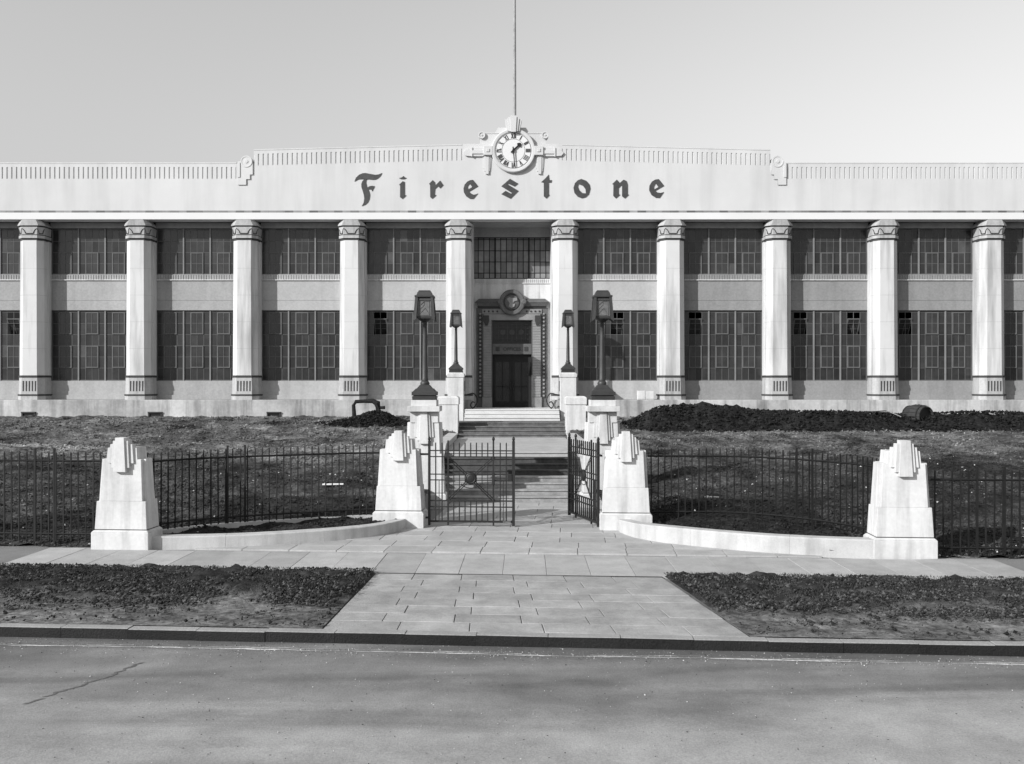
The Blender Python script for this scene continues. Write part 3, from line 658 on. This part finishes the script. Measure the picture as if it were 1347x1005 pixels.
# ------------------------------------------------------------------ pedestals and lamps
def pedestal(name, loc, w, d, h, cap, label, group):
    r_ = root(name, loc, label, 'pedestal', group); hw, hd = w / 2, d / 2
    MB().box(-hw, hw, -hd, hd, -.15, h - cap).build('shaft', 'white', r_, .015)
    MB().frus((-hw - .03, hw + .03, -hd - .03, hd + .03), (-hw - .03, hw + .03, -hd - .03, hd + .03), h - cap, h - .06).frus((-hw - .03, hw + .03, -hd - .03, hd + .03), (-hw + .05, hw - .05, -hd + .05, hd - .05), h - .06, h).build('cap', 'white', r_, .012)
for sx, sd_ in ((-1, 'closed'), (1, 'open')):
    pedestal('step_pedestal', (sx * 2.44, 35.15, 1.2), .76, .8, 1.56, .32, 'low white pedestal without a lamp beside the upper steps, on the %s gate leaf side' % sd_, 'low pedestals of the upper steps')
    pedestal('lamp_pedestal', (sx * 2.36, 38.45, 1.72), .66, .66, 1.99, .2, 'tall white pedestal carrying the smaller lamp beside the door, on the %s gate leaf side' % sd_, 'pedestals of the smaller lamps')
def lamp(name, loc, sc, label, group):
    r_ = root(name, loc, label, 'lamp', group); r_.scale = (sc, sc, sc)
    b = MB()
    for z0, z1, w0, w1 in ((0, .10, .30, .31), (.10, .12, .28, .28), (.12, .22, .32, .32), (.22, .30, .29, .22), (.30, .40, .20, .12)): b.frus((-w0, w0, -w0, w0), (-w1, w1, -w1, w1), z0, z1)
    b.build('lamp_base', 'bronze', r_, .012)
    prof = [(.11, .38), (.125, .43), (.11, .48), (.085, .5), (.09, .54), (.078, .58), (.074, 1.0), (.06, 1.7), (.052, 1.96), (.065, 1.98), (.05, 2.01), (.06, 2.04), (.13, 2.08), (.19, 2.13), (.0001, 2.13)]
    b = MB().lathe(prof, 20).build('lamp_post', 'bronze', r_, smooth=True)
    L = MB().frus((-.19, .19, -.19, .19), (-.2, .2, -.2, .2), 2.13, 2.19).frus((-.21, .21, -.21, .21), (-.185, .185, -.185, .185), 2.60, 2.70)
    for ax in (-1, 1):
        for ay in (-1, 1):
            # corner vanes flaring down and out
            L.hexa([(ax * .20, ay * .20, 2.12), (ax * .285, ay * .20, 2.06), (ax * .285, ay * .285, 2.06), (ax * .20, ay * .285, 2.12),
                    (ax * .165, ay * .165, 2.68), (ax * .235, ay * .165, 2.68), (ax * .235, ay * .235, 2.68), (ax * .165, ay * .235, 2.68)])
    L = L.build('lantern', 'bronze', r_)
    MB().frus((-.25, .25, -.25, .25), (-.25, .25, -.25, .25), 2.685, 2.735).frus((-.21, .21, -.21, .21), (-.175, .175, -.175, .175), 2.735, 2.83).frus((-.165, .165, -.165, .165), (-.15, .15, -.15, .15), 2.83, 2.87).build('lantern_cap', 'bronze', r_, .008)
    for q in range(4):
        p = MB().hexa([(-.185, -.195, 2.19), (.185, -.195, 2.19), (.185, -.17, 2.19), (-.185, -.17, 2.19), (-.165, -.182, 2.61), (.165, -.182, 2.61), (.165, -.16, 2.61), (-.165, -.16, 2.61)]).build('lantern_pane', 'lampglass', L)
        f = MB()
        for s_ in (-1, 1): f.tube([(s_ * .14, -.20, 2.2), (s_ * .125, -.188, 2.6)], .009, 4)
        f.tube([(-.13, -.195, 2.36), (0, -.19, 2.48), (.0, -.19, 2.58)], .008, 4).tube([(-.13, -.195, 2.46), (.0, -.19, 2.58), (.12, -.19, 2.58)], .008, 4).tube([(-.13, -.198, 2.24), (.02, -.193, 2.4)], .008, 4).tube([(.13, -.198, 2.24), (.02, -.193, 2.4)], .008, 4).tube([(-.14, -.20, 2.215), (.14, -.20, 2.215)], .009, 4)
        f = f.build('tracery', 'lampglass', L); p.rotation_euler = f.rotation_euler = (0, 0, q * math.pi / 2)
    return r_
for sx, sd_ in ((-1, 'closed'), (1, 'open')):
    lamp('lamp_standard', (sx * 2.36, 38.45, 3.71), .92, 'smaller dark bronze lamp on a tall plain pedestal by the door, %s gate leaf side' % sd_, 'smaller lamps by the door')
    lamp('lamp_standard', (-2.29 if sx < 0 else 2.37, 24.0, 2.80), 1.0, 'larger dark bronze lamp on a fan-carved pier behind the gates, %s leaf side' % sd_, 'larger lamps behind the gates')

# ------------------------------------------------------------------ gate piers
def pier(loc, label, group, lift=0., topped=False):
    r_ = root('gate_pier', loc, label, 'gate pier', group, 0 if topped else TH); D = .27
    MB().frus((-.575, .575, -D - .045, D + .045), (-.575, .575, -D - .045, D + .045), -.12, .33).frus((-.575, .575, -D - .045, D + .045), (-.53, .53, -D - .01, D + .01), .33, .37).build('pier_base', 'white', r_, .012)
    MB().box(-.51, .51, -D + .01, D - .01, .37, .385).build('joint_line', 'joint', r_)
    zs = 1.745 + lift; zn = .93 + lift
    hw = lambda z: .52 - (.52 - .445) * (z - .385) / (zs - .385)
    dp = lambda z: D - .05 * (z - .385) / (zs - .385)
    fr_ = lambda z: .09
    b = MB()
    b.frus((-hw(.385), hw(.385), -dp(.385) + .09, dp(.385) - .09), (-hw(zs), hw(zs), -dp(zs) + .09, dp(zs) - .09), .385, zs)
    for s_ in (-1, 1):   # front and back layers, narrowed above the notch
        yy = lambda z, k: s_ * (dp(z) - (0 if k else .092))
        def layer(w0, w1, z0, z1):
            ys0 = sorted((yy(z0, 1), yy(z0, 0))); ys1 = sorted((yy(z1, 1), yy(z1, 0))); b.frus((-w0, w0, *ys0), (-w1, w1, *ys1), z0, z1)
        layer(hw(.385) + .002, hw(zn) + .002, .385, zn); layer(hw(zn) - .065, hw(zs) - .06, zn, zs)
    b.build('pier_body', 'white', r_, .008)
    tops = (1.97, 2.04, 2.11, 2.17) if not topped else (1.745 + .02,) * 4
    spec = [((.31, .29), 1.74, 1.97, -.03), ((.255, .22), 1.67, 2.04, .01), ((.185, .15), 1.585, 2.11, .045), ((.125, .086), 1.505, 2.17, .08)]
    for k, ((w0, w1), z0, z1, pr) in enumerate(spec):
        if topped: z0 -= .31; z1 = 2.02 - .055 * (3 - k); 
        z0 += lift; z1 += lift if not topped else lift - .0
        if topped: z0 += .0
        o = MB().frus((-w0, w0, -.25 - pr, .2 if k == 0 else -.10), (-w1, w1, -.235 - pr, .19 if k == 0 else -.10), z0, z1).build('fan_leaf', 'white', r_, .005)
    if topped:
        zt = 2.03 + lift
        MB().box(-.36, .36, -.25, .25, zs, zt).build('neck_block', 'white', r_)
        MB().box(-.42, .42, -.42, .42, zt, zt + .14).build('ledge', 'white', r_, .01)
        MB().box(-.33, .33, -.33, .33, zt + .14, zt + .30).build('lamp_plinth', 'white', r_, .01)
    return r_
pA = [pier(Fp(sx * 2.53, 0) + (0,), 'white stepped pier hinging the %s iron gate leaf' % ('closed' if sx < 0 else 'open, folded back'), 'inner gate piers') for sx in (-1, 1)]
pB = [pier((-2.29 if sx < 0 else 2.37, 24.0, 0), 'white fan-carved pier topped by a large lamp, behind the %s gate leaf' % ('closed' if sx < 0 else 'open'), 'lamp piers', .47, True) for sx in (-1, 1)]
pC = [pier(((-7.59, 18.0) if sx < 0 else (7.27, 17.1)) + (0,), 'white stepped pier at the %s end of the curved wall, on the pavement' % ('stained, slightly lower' if sx < 0 else 'far'), 'outer gate piers') for sx in (-1, 1)]
pC[0]['label'] = 'white stepped pier on the pavement ending the curved wall by the closed gate leaf'
pC[1]['label'] = 'white stepped pier on the pavement ending the curved wall by the open gate leaf'

# ------------------------------------------------------------------ curved low walls
def smooth_curve(P, n=6):
    P = [np.array(p, float) for p in P]; out = []
    for i in range(len(P) - 1):
        p0, p1, p2, p3 = P[max(i - 1, 0)], P[i], P[i + 1], P[min(i + 2, len(P) - 1)]
        for k in range(n):
            t = k / n; out.append(.5 * (2 * p1 + (p2 - p0) * t + (2 * p0 - 5 * p1 + 4 * p2 - p3) * t * t + (3 * p1 - p0 - 3 * p2 + p3) * t ** 3))
    out.append(P[-1]); return out
def low_wall(side, h0, h1, label):
    r_ = root('curved_wall', Fp(side * 4.6, -2.6) + (0,), label, 'wall', 'low curved forecourt walls'); ox, oy = r_.location.x, r_.location.y
    C = smooth_curve(CURVE, 6); n_ = len(C); rings = []
    for i, p in enumerate(C):
        d = C[min(i + 1, n_ - 1)] - C[max(i - 1, 0)]; d /= np.linalg.norm(d); nr = np.array([-d[1], d[0]]); nr = nr if nr[0] > 0 or nr[1] > 0 else -nr
        nr = np.array([abs(d[1]), abs(d[0])]); t = i / (n_ - 1); h = h0 + (h1 - h0) * min(1, t * 1.8)
        a, b = p, p + nr * .27
        A, B = Fp(side * a[0], a[1]), Fp(side * b[0], b[1])
        rings.append([(A[0] - ox, A[1] - oy, -.1), (A[0] - ox, A[1] - oy, h - .02), (A[0] - ox + .02 * 0, A[1] - oy + .02, h), (B[0] - ox, B[1] - oy, h), (B[0] - ox, B[1] - oy, -.1)])
    k = 0; cuts = [0, 14, 25, 34, n_ - 1]
    for a, b in zip(cuts, cuts[1:]):
        MB().loft(rings[a:b + 1]).build('wall_section', 'lowall', r_, .008)
low_wall(-1, .20, .235, 'low pale curved wall sweeping to the pier of the closed gate leaf'); low_wall(1, .22, .33, 'low pale curved wall sweeping to the pier of the open gate leaf')

# ------------------------------------------------------------------ fences
def fence(label, pts, z0, zt, posts=(), curb=True):
    W_ = smooth_curve(pts, 8); r_ = root('iron_fence', (W_[0][0], W_[0][1], z0 if not callable(z0) else 0), label, 'fence', 'iron railings'); ox, oy, oz = r_.location
    L = [0.]
    for a, b in zip(W_, W_[1:]): L.append(L[-1] + float(np.linalg.norm(b - a)))
    def at(s):
        for i in range(len(L) - 1):
            if s <= L[i + 1] + 1e-9: t = (s - L[i]) / (L[i + 1] - L[i]); return W_[i] * (1 - t) + W_[i + 1] * t
        return W_[-1]
    H = zt - z0
    for hz in (H - .19, .16): MB().tube([(p[0] - ox, p[1] - oy, hz) for p in W_], .021, 4).build('rail', 'fence', r_)
    bme = MB().loft([[(-.012, -.012, .02), (.012, -.012, .02), (.012, .012, .02), (-.012, .012, .02)], [(-.012, -.012, H - .03), (.012, -.012, H - .03), (.012, .012, H - .03), (-.012, .012, H - .03)], [(-.003, -.003, H), (.003, -.003, H), (.003, .003, H), (-.003, .003, H)]]).mesh('bar', 'fence')
    pme = MB().frus((-.02, .02, -.02, .02), (-.018, .018, -.018, .018), -.1, H + .06).mesh('post', 'fence')
    s = .08
    while s < L[-1]:
        p = at(s); tl = random.uniform(-.006, .006)
        o = link('bar', bme, r_, loc=(p[0] - ox, p[1] - oy, random.uniform(-.008, .008)), rz=random.uniform(-.2, .2)); o.rotation_euler[1] = tl
        s += .155
    for s in posts:
        p = at(s); link('post', pme, r_, loc=(p[0] - ox, p[1] - oy, 0))
    if curb:
        rings = []
        for i, p in enumerate(W_):
            d = W_[min(i + 1, len(W_) - 1)] - W_[max(i - 1, 0)]; d /= np.linalg.norm(d); nr = np.array([-d[1], d[0]]) * .09; q, w = p - nr, p + nr
            rings.append([(q[0] - ox, q[1] - oy, -.25), (q[0] - ox, q[1] - oy, .03), (w[0] - ox, w[1] - oy, .03), (w[0] - ox, w[1] - oy, -.25)])
        MB().loft(rings).build('plinth', 'lowall', r_)
    return r_
fence('dark iron railings in a curve behind the low wall beside the closed gate leaf', [Fp(-7.35, -2.75), Fp(-6.75, -1.9), Fp(-6.0, -1.25), Fp(-4.6, -.45), Fp(-3.6, .05), Fp(-3.05, .2)], .19, 1.83, (1.98, 2.35))
fence('dark iron railings in a curve behind the low wall beside the open gate leaf', [Fp(3.05, .25), Fp(3.7, .35), Fp(4.7, .35), Fp(5.6, .05), Fp(6.5, -.7), Fp(7.15, -1.7), Fp(7.35, -2.75)], .17, 1.78, (3.35, 3.72), False)
fence('straight dark iron railings beyond the outer pier of the closed gate leaf side', [Fp(-8.0, -2.75), Fp(-12, -2.75), Fp(-17, -2.75)], .04, 1.86, (1.05, 1.45, 4.2), False)
fence('straight lower dark iron railings beyond the outer pier of the open gate leaf side', [Fp(8.1, -2.75), Fp(12, -2.75), Fp(17, -2.75)], -.03, 1.60, (.85, 1.35, 4.2), False)

# ------------------------------------------------------------------ gates
def gate(loc, rz, label, mirror, latch):
    r_ = root('iron_gate', loc, label, 'gate', None, rz); s_ = -1 if mirror else 1; U = lambda px: s_ * (px - 565) / 58.5
    zb = [.12, .448, .585, 1.05, 1.18, 1.576, 1.713]
    def vbar(px, z0, z1, t=.0125, nm='bar'):
        x = U(px); return MB().loft([[(x - t, -t, z0), (x + t, -t, z0), (x + t, t, z0), (x - t, t, z0)], [(x - t, -t, z1 - .02), (x + t, -t, z1 - .02), (x + t, t, z1 - .02), (x - t, t, z1 - .02)], [(x - t * .3, -t * .3, z1), (x + t * .3, -t * .3, z1), (x + t * .3, t * .3, z1), (x - t * .3, t * .3, z1)]]).build(nm, 'iron', r_)
    for px, t in ((565, .026), (590, .018), (650, .018), (676.5, .03)):
        st_ = vbar(px, .03, 1.95, t, 'stile')
        if px != 590:
            MB().lathe([(.012, 1.93), (.03, 1.955), (.034, 1.98), (.025, 2.01), (.004, 2.04)], 10, (U(px), 0)).build('finial', 'iron', st_, smooth=True)
    for z, t in zip(zb, (.022, .013, .015, .012, .012, .012, .013)):
        xs_ = sorted((U(565), U(676.5))); MB().box(xs_[0], xs_[1], -t, t, z - t, z + t).build('rail', 'iron', r_)
    for px in (573.5, 582, 659, 667): vbar(px, .12, 1.9)
    for px in (578, 663): vbar(px, .12, 1.05, .008)
    for px in np.arange(597.5, 646, 7.5):
        vbar(px, .12, .585); vbar(px, 1.576, 1.9)
        u = abs(px - 620) / 30.   # side triangles between the diagonals
        if u > .2: vbar(px, 1.08 - .495 * u, 1.08 + .495 * u, .009)
    c = (U(620), 1.09)
    for ax in (590, 650):
        for az in (.60, 1.56):
            for off in (-.035, .035):
                MB().tube([(U(ax) + (off if az < 1 else off), 0, az), (c[0] + off * .8, 0, c[1])], .011, 4).build('diagonal', 'iron', r_)
    arc = [(c[0] + .24 * math.cos(t), -.0, c[1] - .05 + .17 * math.sin(t)) for t in np.linspace(R(205), R(335), 12)]
    MB().tube(arc, .010, 4).build('arc', 'iron', r_)
    bs = MB().lathey([(.125, .02), (.125, -.02), (.105, -.03), (.09, -.02), (.065, -.03), (.0001, -.035)], 18, c).build('boss', 'iron', r_)
    MB().lathey([(.13, .025), (.14, .0), (.13, -.025), (.12, 0)], 18, c).build('boss_rim', 'iron', bs)
    if latch:
        lx = U(671.5); MB().box(lx - .05, lx + .05, -.05, .03, 1.04, 1.19).build('lock_box', 'iron', r_, .006)
        MB().box(U(650) - .03, U(650) + .03, -.04, .03, .95, 1.22).build('handle_plate', 'iron', r_, .006)
        MB().box(U(664.5) - .014, U(664.5) + .014, -.04, -.015, .10, .34).box(U(664.5) - .03, U(673), -.04, -.015, .10, .135).build('drop_bolt', 'bar', r_)
    for z in (1.63, .2):
        xs_ = sorted((U(565), U(565) - s_ * .2)); MB().box(xs_[0], xs_[1], -.02, .02, z - .022, z + .022).build('hinge', 'iron', r_)
    return r_
gate(Fp(-1.87, -.02) + (0,), TH, 'closed black iron gate leaf with starburst panel and round boss', False, True)
gate(Fp(1.93, -.02) + (0,), TH + R(-70), 'open black iron gate leaf folded back against the lamp pier', True, False)

# ------------------------------------------------------------------ ironwork brackets at the door and blocks on the ledge
for sx, sd_ in ((-1, 'closed'), (1, 'open')):
    r_ = root('scroll_rail', (sx * 1.62, YB - .35, DZ), 'small curled iron rail at the foot of the door surround, %s gate leaf side' % sd_, 'rail', 'curled door rails')
    pts_ = [(sx * .22, 0, .62), (sx * .02, -.02, .66), (-sx * .10, -.04, .52), (-sx * .16, -.05, .36), (-sx * .05, -.05, .12), (sx * .06, -.04, .04), (sx * .14, -.04, .16), (sx * .06, -.04, .30), (-sx * .04, -.05, .26)]
    MB().tube(smooth_curve(pts_, 5), .028, 6).build('scroll', 'iron', r_, smooth=True); MB().tube([(sx * .06, -.04, .04), (sx * .05, -.03, -.06)], .03, 6).build('foot', 'iron', r_)
    MB().tube([(sx * .2, .0, .62), (sx * .34, .03, .60)], .025, 6).build('wall_fixing', 'iron', r_)
for k, (bx0, nm) in enumerate(((5.55, 'taller'), (5.90, 'wider'))):
    r_ = root('stone_block', (bx0, YB - .02, 2.55), 'small white %s block on the ledge beside the column base' % nm, 'block', 'white blocks on the ledge')
    MB().box(-.155 - .02 * k, .155 + .02 * k, -.08, .2, 0, .37 + .02 * (1 - k)).build('block_body', 'white', r_, .01); MB().box(-.15, .15, -.085, -.08, .02, .05).build('block_edge', 'lowall', r_)

# ------------------------------------------------------------------ soil heaps, hoop, barrel, boards
def heap(name, label, xs, ys, hf, tone=.018):
    vs_, tn, fs = [], [], []
    for X in xs:
        for Y in ys:
            h = hf(X, Y); z = lawn_z(X, Y) - .06 + max(0, h) * (1 + .22 * fbm(X, Y, 1.3, 4) + .10 * fbm(X, Y, 5., 3)) + (.07 * fbm(X, Y, 4., 4) if h > .03 else 0)
            vs_.append((X, Y, z)); tn.append(tone * (1 + .4 * fbm(X, Y, 2., 3)))
    n_ = len(ys)
    for i in range(len(xs) - 1):
        for j in range(n_ - 1): a = i * n_ + j; fs.append((a, a + n_, a + n_ + 1, a + 1))
    me = bpy.data.meshes.new(name); me.from_pydata(vs_, [], fs); me.materials.append(M['earth']); set_tone(me, tn)
    return tag(link(name, me), label, 'soil heap')
def hR(X, Y):
    t = (X - 4.0) / 2.0; e = max(0, min(1, t)); e = e * e * (3 - 2 * e); top = .80 - .25 * max(0, min(1, (X - 8.5) / 4)) + .06 * math.sin(X * 1.1)
    return e * top * math.exp(-((Y - 36.1) / 1.15) ** 2) - .03
def hL(X, Y): return .34 * math.exp(-((X + 5.45) / .75) ** 2 - ((Y - 36.9) / .8) ** 2) + .22 * math.exp(-((X + 5.9) / 1.9) ** 2 - ((Y - 36.7) / .9) ** 2) - .03
heap('soil_heap', 'long black mound of loose soil along the foot of the factory wall', np.arange(3.4, 30, .13), np.arange(33.4, 38.6, .13), hR)
heap('soil_heap', 'small dark soil heap under the bent hoop beside the lamp pier', np.arange(-9., -2.9, .11), np.arange(34.8, 38.8, .11), hL)
# bent hoop sticking out of the small heap
hp = root('bent_hoop', (-5.9, 37.6, 1.7), 'rough dark bent hoop standing in the small soil heap', 'hoop')
MB().tube([(-.56, 0, -.25), (-.60, 0, .2), (-.63, 0, .66), (-.54, 0, .80), (-.2, 0, .82), (.15, 0, .83), (.34, 0, .74), (.38, 0, .4), (.40, 0, -.3)], [.085, .09, .075, .08, .075, .10, .14, .12, .14], 8).build('hoop_body', 'soil', hp)
MB().tube([(.34, 0, .58), (.5, 0, .55), (.66, -.02, .56)], [.1, .06, .07], 8).build('stub', 'soil', hp)
# old barrel lying on the mound
br = root('barrel', (16.0, 36.0, 2.0), 'weathered open barrel lying half buried on the soil mound', 'barrel'); br.rotation_euler = (0, 0, R(-66)); br.scale = (1.25, 1.3, 1.3); br.location.z = 1.80
n_ = 18
for i in range(n_):
    a, b = 2 * math.pi * (i + .04) / n_, 2 * math.pi * (i + .96) / n_
    if i in (4,): continue
    prof = [(-.35, .30), (0, .37), (.35, .31)]; ro = []
    for xx, r_ in prof: ro.append([(xx, r_ * math.cos(a), .12 + r_ * math.sin(a)), (xx, r_ * math.cos(b), .12 + r_ * math.sin(b)), (xx, (r_ - .03) * math.cos(b), .12 + (r_ - .03) * math.sin(b)), (xx, (r_ - .03) * math.cos(a), .12 + (r_ - .03) * math.sin(a))])
    MB().loft(ro).build('stave', 'barrel', br)
for xx, r_ in ((-.3, .322), (.24, .34)): MB().loft([[(xx + d_, r_ * math.cos(2 * math.pi * i / 24), .12 + r_ * math.sin(2 * math.pi * i / 24)) for i in range(24)] for d_ in (-.02, .02)]).build('hoop_band', 'iron', br)
MB().loft([[(xx, .28 * math.cos(2 * math.pi * i / 18), .12 + .28 * math.sin(2 * math.pi * i / 18)) for i in range(18)] for xx in (-.32, -.29)]).build('barrel_head', 'barrel', br)
for (x, y, z, rz, ry, L, m, lb) in ((14.35, 35.9, 2.15, .1, -.06, .75, 'barrel', 'dark short plank sticking out of the soil mound'), (14.95, 35.7, 2.06, -.2, .42, .55, 'wood', 'pale short plank leaning on the soil mound by the barrel'), (-4.75, 24.2, .56, .15, .0, .55, 'paper', 'white board lying on the lawn behind the railings'), (4.95, 22.6, .41, -.2, 0, .35, 'wood', 'pale stone chip board lying on dark soil behind the railings')):
    o = MB().box(-L / 2, L / 2, -.07, .07, -.015, .015).box(-L / 2 + .05, -L / 2 + .1, -.075, .075, .0155, .03).build('plank', m, None, .004, loc=(x, y, z)); o.rotation_euler = (0, ry, rz); tag(o, lb, 'plank')

# ------------------------------------------------------------------ clods, stones and grass (nobody could count them)
OC_V = np.array([(1, 0, 0), (-1, 0, 0), (0, 1, 0), (0, -1, 0), (0, 0, 1), (0, 0, -1)], float); OC_F = np.array([(0, 2, 4), (2, 1, 4), (1, 3, 4), (3, 0, 4), (2, 0, 5), (1, 2, 5), (3, 1, 5), (0, 3, 5)])
def lumps(name, P, size, tone, m, label, cat='soil'):
    P = np.asarray(P); n_ = len(P); sz = np.asarray(size)[:, None, None]
    V = OC_V[None] * (1 + rng.uniform(-.25, .25, (n_, 6, 3))) * sz * rng.uniform(.65, 1.25, (n_, 1, 3)) * np.array([1, 1, .7]) + rng.normal(0, .16, (n_, 6, 3)) * sz
    V = (V + P[:, None]).reshape(-1, 3); Fc = (OC_F[None] + 6 * np.arange(n_)[:, None, None]).reshape(-1, 3)
    me = bpy.data.meshes.new(name); me.from_pydata(V.tolist(), [], Fc.tolist()); me.materials.append(M[m]); set_tone(me, np.repeat(tone, 6))
    return tag(link(name, me), label, cat, kind='stuff')
P, sz, tn = [], [], []
def vis(X, Y): return abs(X) < .60 * Y + .8
while len(P) < 70000:
    Y = 16.5 + 22.3 * random.random() ** 1.25; X = random.uniform(-1, 1) * (.6 * Y + .8)
    if not lawn_ok(X, Y): continue
    if noise.noise((X * .7, Y * .7, 2.)) < random.uniform(-.5, .35): continue
    s = (.013 + .028 * random.random() ** 4) * (.5 + Y / 35); t = lawn_tone(X, Y) * random.choice((.5, .75, 1, 1.2, 1.5)); P.append((X, Y, lawn_z(X, Y) + s * .3)); sz.append(s); tn.append(t)
lumps('loose_clods', P, sz, tn, 'clod', 'crumbly clods of earth scattered over the sloping lawns')
P, sz, tn = [], [], []
while len(P) < 34000:
    u = random.random(); side = random.choice((-1, 1)); X = side * random.uniform(2.4, 10.5); a, b = kerbY(X) + .17, paveY(X); Y = a + (b - a) * u
    if u < .3 and random.random() > .08 + u * .6: continue
    xe = (-2.48 + .17 * u) if side < 0 else (3.02 - .5 * u)
    if (X - xe) * side < .03 + .07 * noise.noise((Y * 3, side, 0)): continue
    if noise.noise((X * 1.1, Y * 1.8, 6.)) + .5 * noise.noise((X * 4, Y * 5, 8.)) < random.uniform(-.35, .3): continue
    s = .008 + .03 * random.random() ** 4; P.append((X, Y, .03 + .04 * min(1, max(0, (u - .2) * 4)) + s * .2)); sz.append(s); tn.append(random.choice((.018, .025, .03, .04, .06, .09)))
lumps('verge_clods', P, sz, tn, 'clod', 'rough dark clods and turf lumps on the verges by the road')
P, sz, tn = [], [], []
while len(P) < 5200:
    if random.random() < .8: X = random.uniform(4.4, 23); Y = random.gauss(35.7, .9); h = hR(X, Y)
    else: X = random.gauss(-5.6, 1.1); Y = random.gauss(36.5, .5); h = hL(X, Y)
    if h < .02 or Y > 38.4: continue
    s = .03 + .06 * random.random() ** 3; P.append((X, Y, lawn_z(X, Y, False) + h * 1.0 + .0)); sz.append(s); tn.append(random.choice((.010, .014, .018, .024)))
lumps('heap_clods', P, sz, tn, 'clod', 'loose black clods covering the soil heaps')
P, sz, tn = [], [], []
while len(P) < 5000:
    X = random.uniform(-9, 9); d = random.uniform(0, 4.2) if random.random() < .45 else abs(random.gauss(.32, .16)); Y = kerbY(X) - d - .01
    if abs(X) > .6 * Y + .5: continue
    s = .003 + .007 * random.random() ** 3; P.append((X, Y, -.14 + .12 * math.sin(math.pi * (d + .03) / 15) + s * .4)); sz.append(s); tn.append(random.choice((.05, .1, .2, .35, .5)))
lumps('road_grit', P, sz, tn, 'clod', 'fine loose grit lying in the channel and on the road', 'grit')
P, sz = [], []
while len(P) < 420:
    Y = 17 + 21.5 * random.random() ** 1.6; X = random.uniform(-1, 1) * (.6 * Y)
    if not lawn_ok(X, Y): continue
    if Y < 21 and abs(Fi(X, Y)[0]) < 7 and random.random() < .9: continue
    P.append((X, Y, lawn_z(X, Y) + .02)); sz.append(.012 + .022 * random.random() ** 2)
lumps('pale_stones', P, sz, [.3] * len(P), 'pebble', 'small pale stones and leaves dotted over the rough lawns', 'stones')
def blades(name, N, samp, label):
    V, T = [], []
    while len(V) < N * 3:
        q = samp()
        if q is None: continue
        X, Y, z, h, t = q; a = random.uniform(0, math.pi); w = .006 + .004 * random.random(); lx, ly = random.gauss(0, h * .5), random.gauss(0, h * .5)
        V += [(X - w * math.cos(a), Y - w * math.sin(a), z - .005), (X + w * math.cos(a), Y + w * math.sin(a), z - .005), (X + lx, Y + ly, z + h)]; T += [t] * 3
    me = bpy.data.meshes.new(name); me.from_pydata(V, [], [(3 * i, 3 * i + 1, 3 * i + 2) for i in range(N)]); me.materials.append(M['clod']); set_tone(me, T)
    return tag(link(name, me), label, 'grass', kind='stuff')
def sl():
    Y = 16.5 + 22.3 * random.random() ** 1.3; X = random.uniform(-1, 1) * (.6 * Y + .8)
    if not lawn_ok(X, Y) or noise.noise((X * .5, Y * .5, 11.)) < random.uniform(-.6, .3): return None
    t = lawn_tone(X, Y)
    if t < .03 and random.random() < .85: return None
    return X, Y, lawn_z(X, Y), random.uniform(.015, .05), t * random.uniform(.6, 1.5)
blades('lawn_grass', 70000, sl, 'thin short rough grass growing on the sloping lawns')
def sv():
    u = random.random() ** .7; side = random.choice((-1, 1)); X = side * random.uniform(2.2, 10.5); a, b = kerbY(X) + .17, paveY(X) + .03 + .03 * noise.noise((X * 3, 5, 0)); Y = a + (b - a) * u
    xe = (-2.48 + .17 * u) if side < 0 else (3.02 - .5 * u)
    if (X - xe) * side < -.03 + .06 * noise.noise((Y * 3, side, 0)) or (u < .5 and random.random() > u * u * 2): return None
    return X, Y, .04 + .03 * (u > .4), random.uniform(.008, .032), random.uniform(.02, .07)
blades('verge_grass', 22000, sv, 'short dark matted grass on the roadside verges')
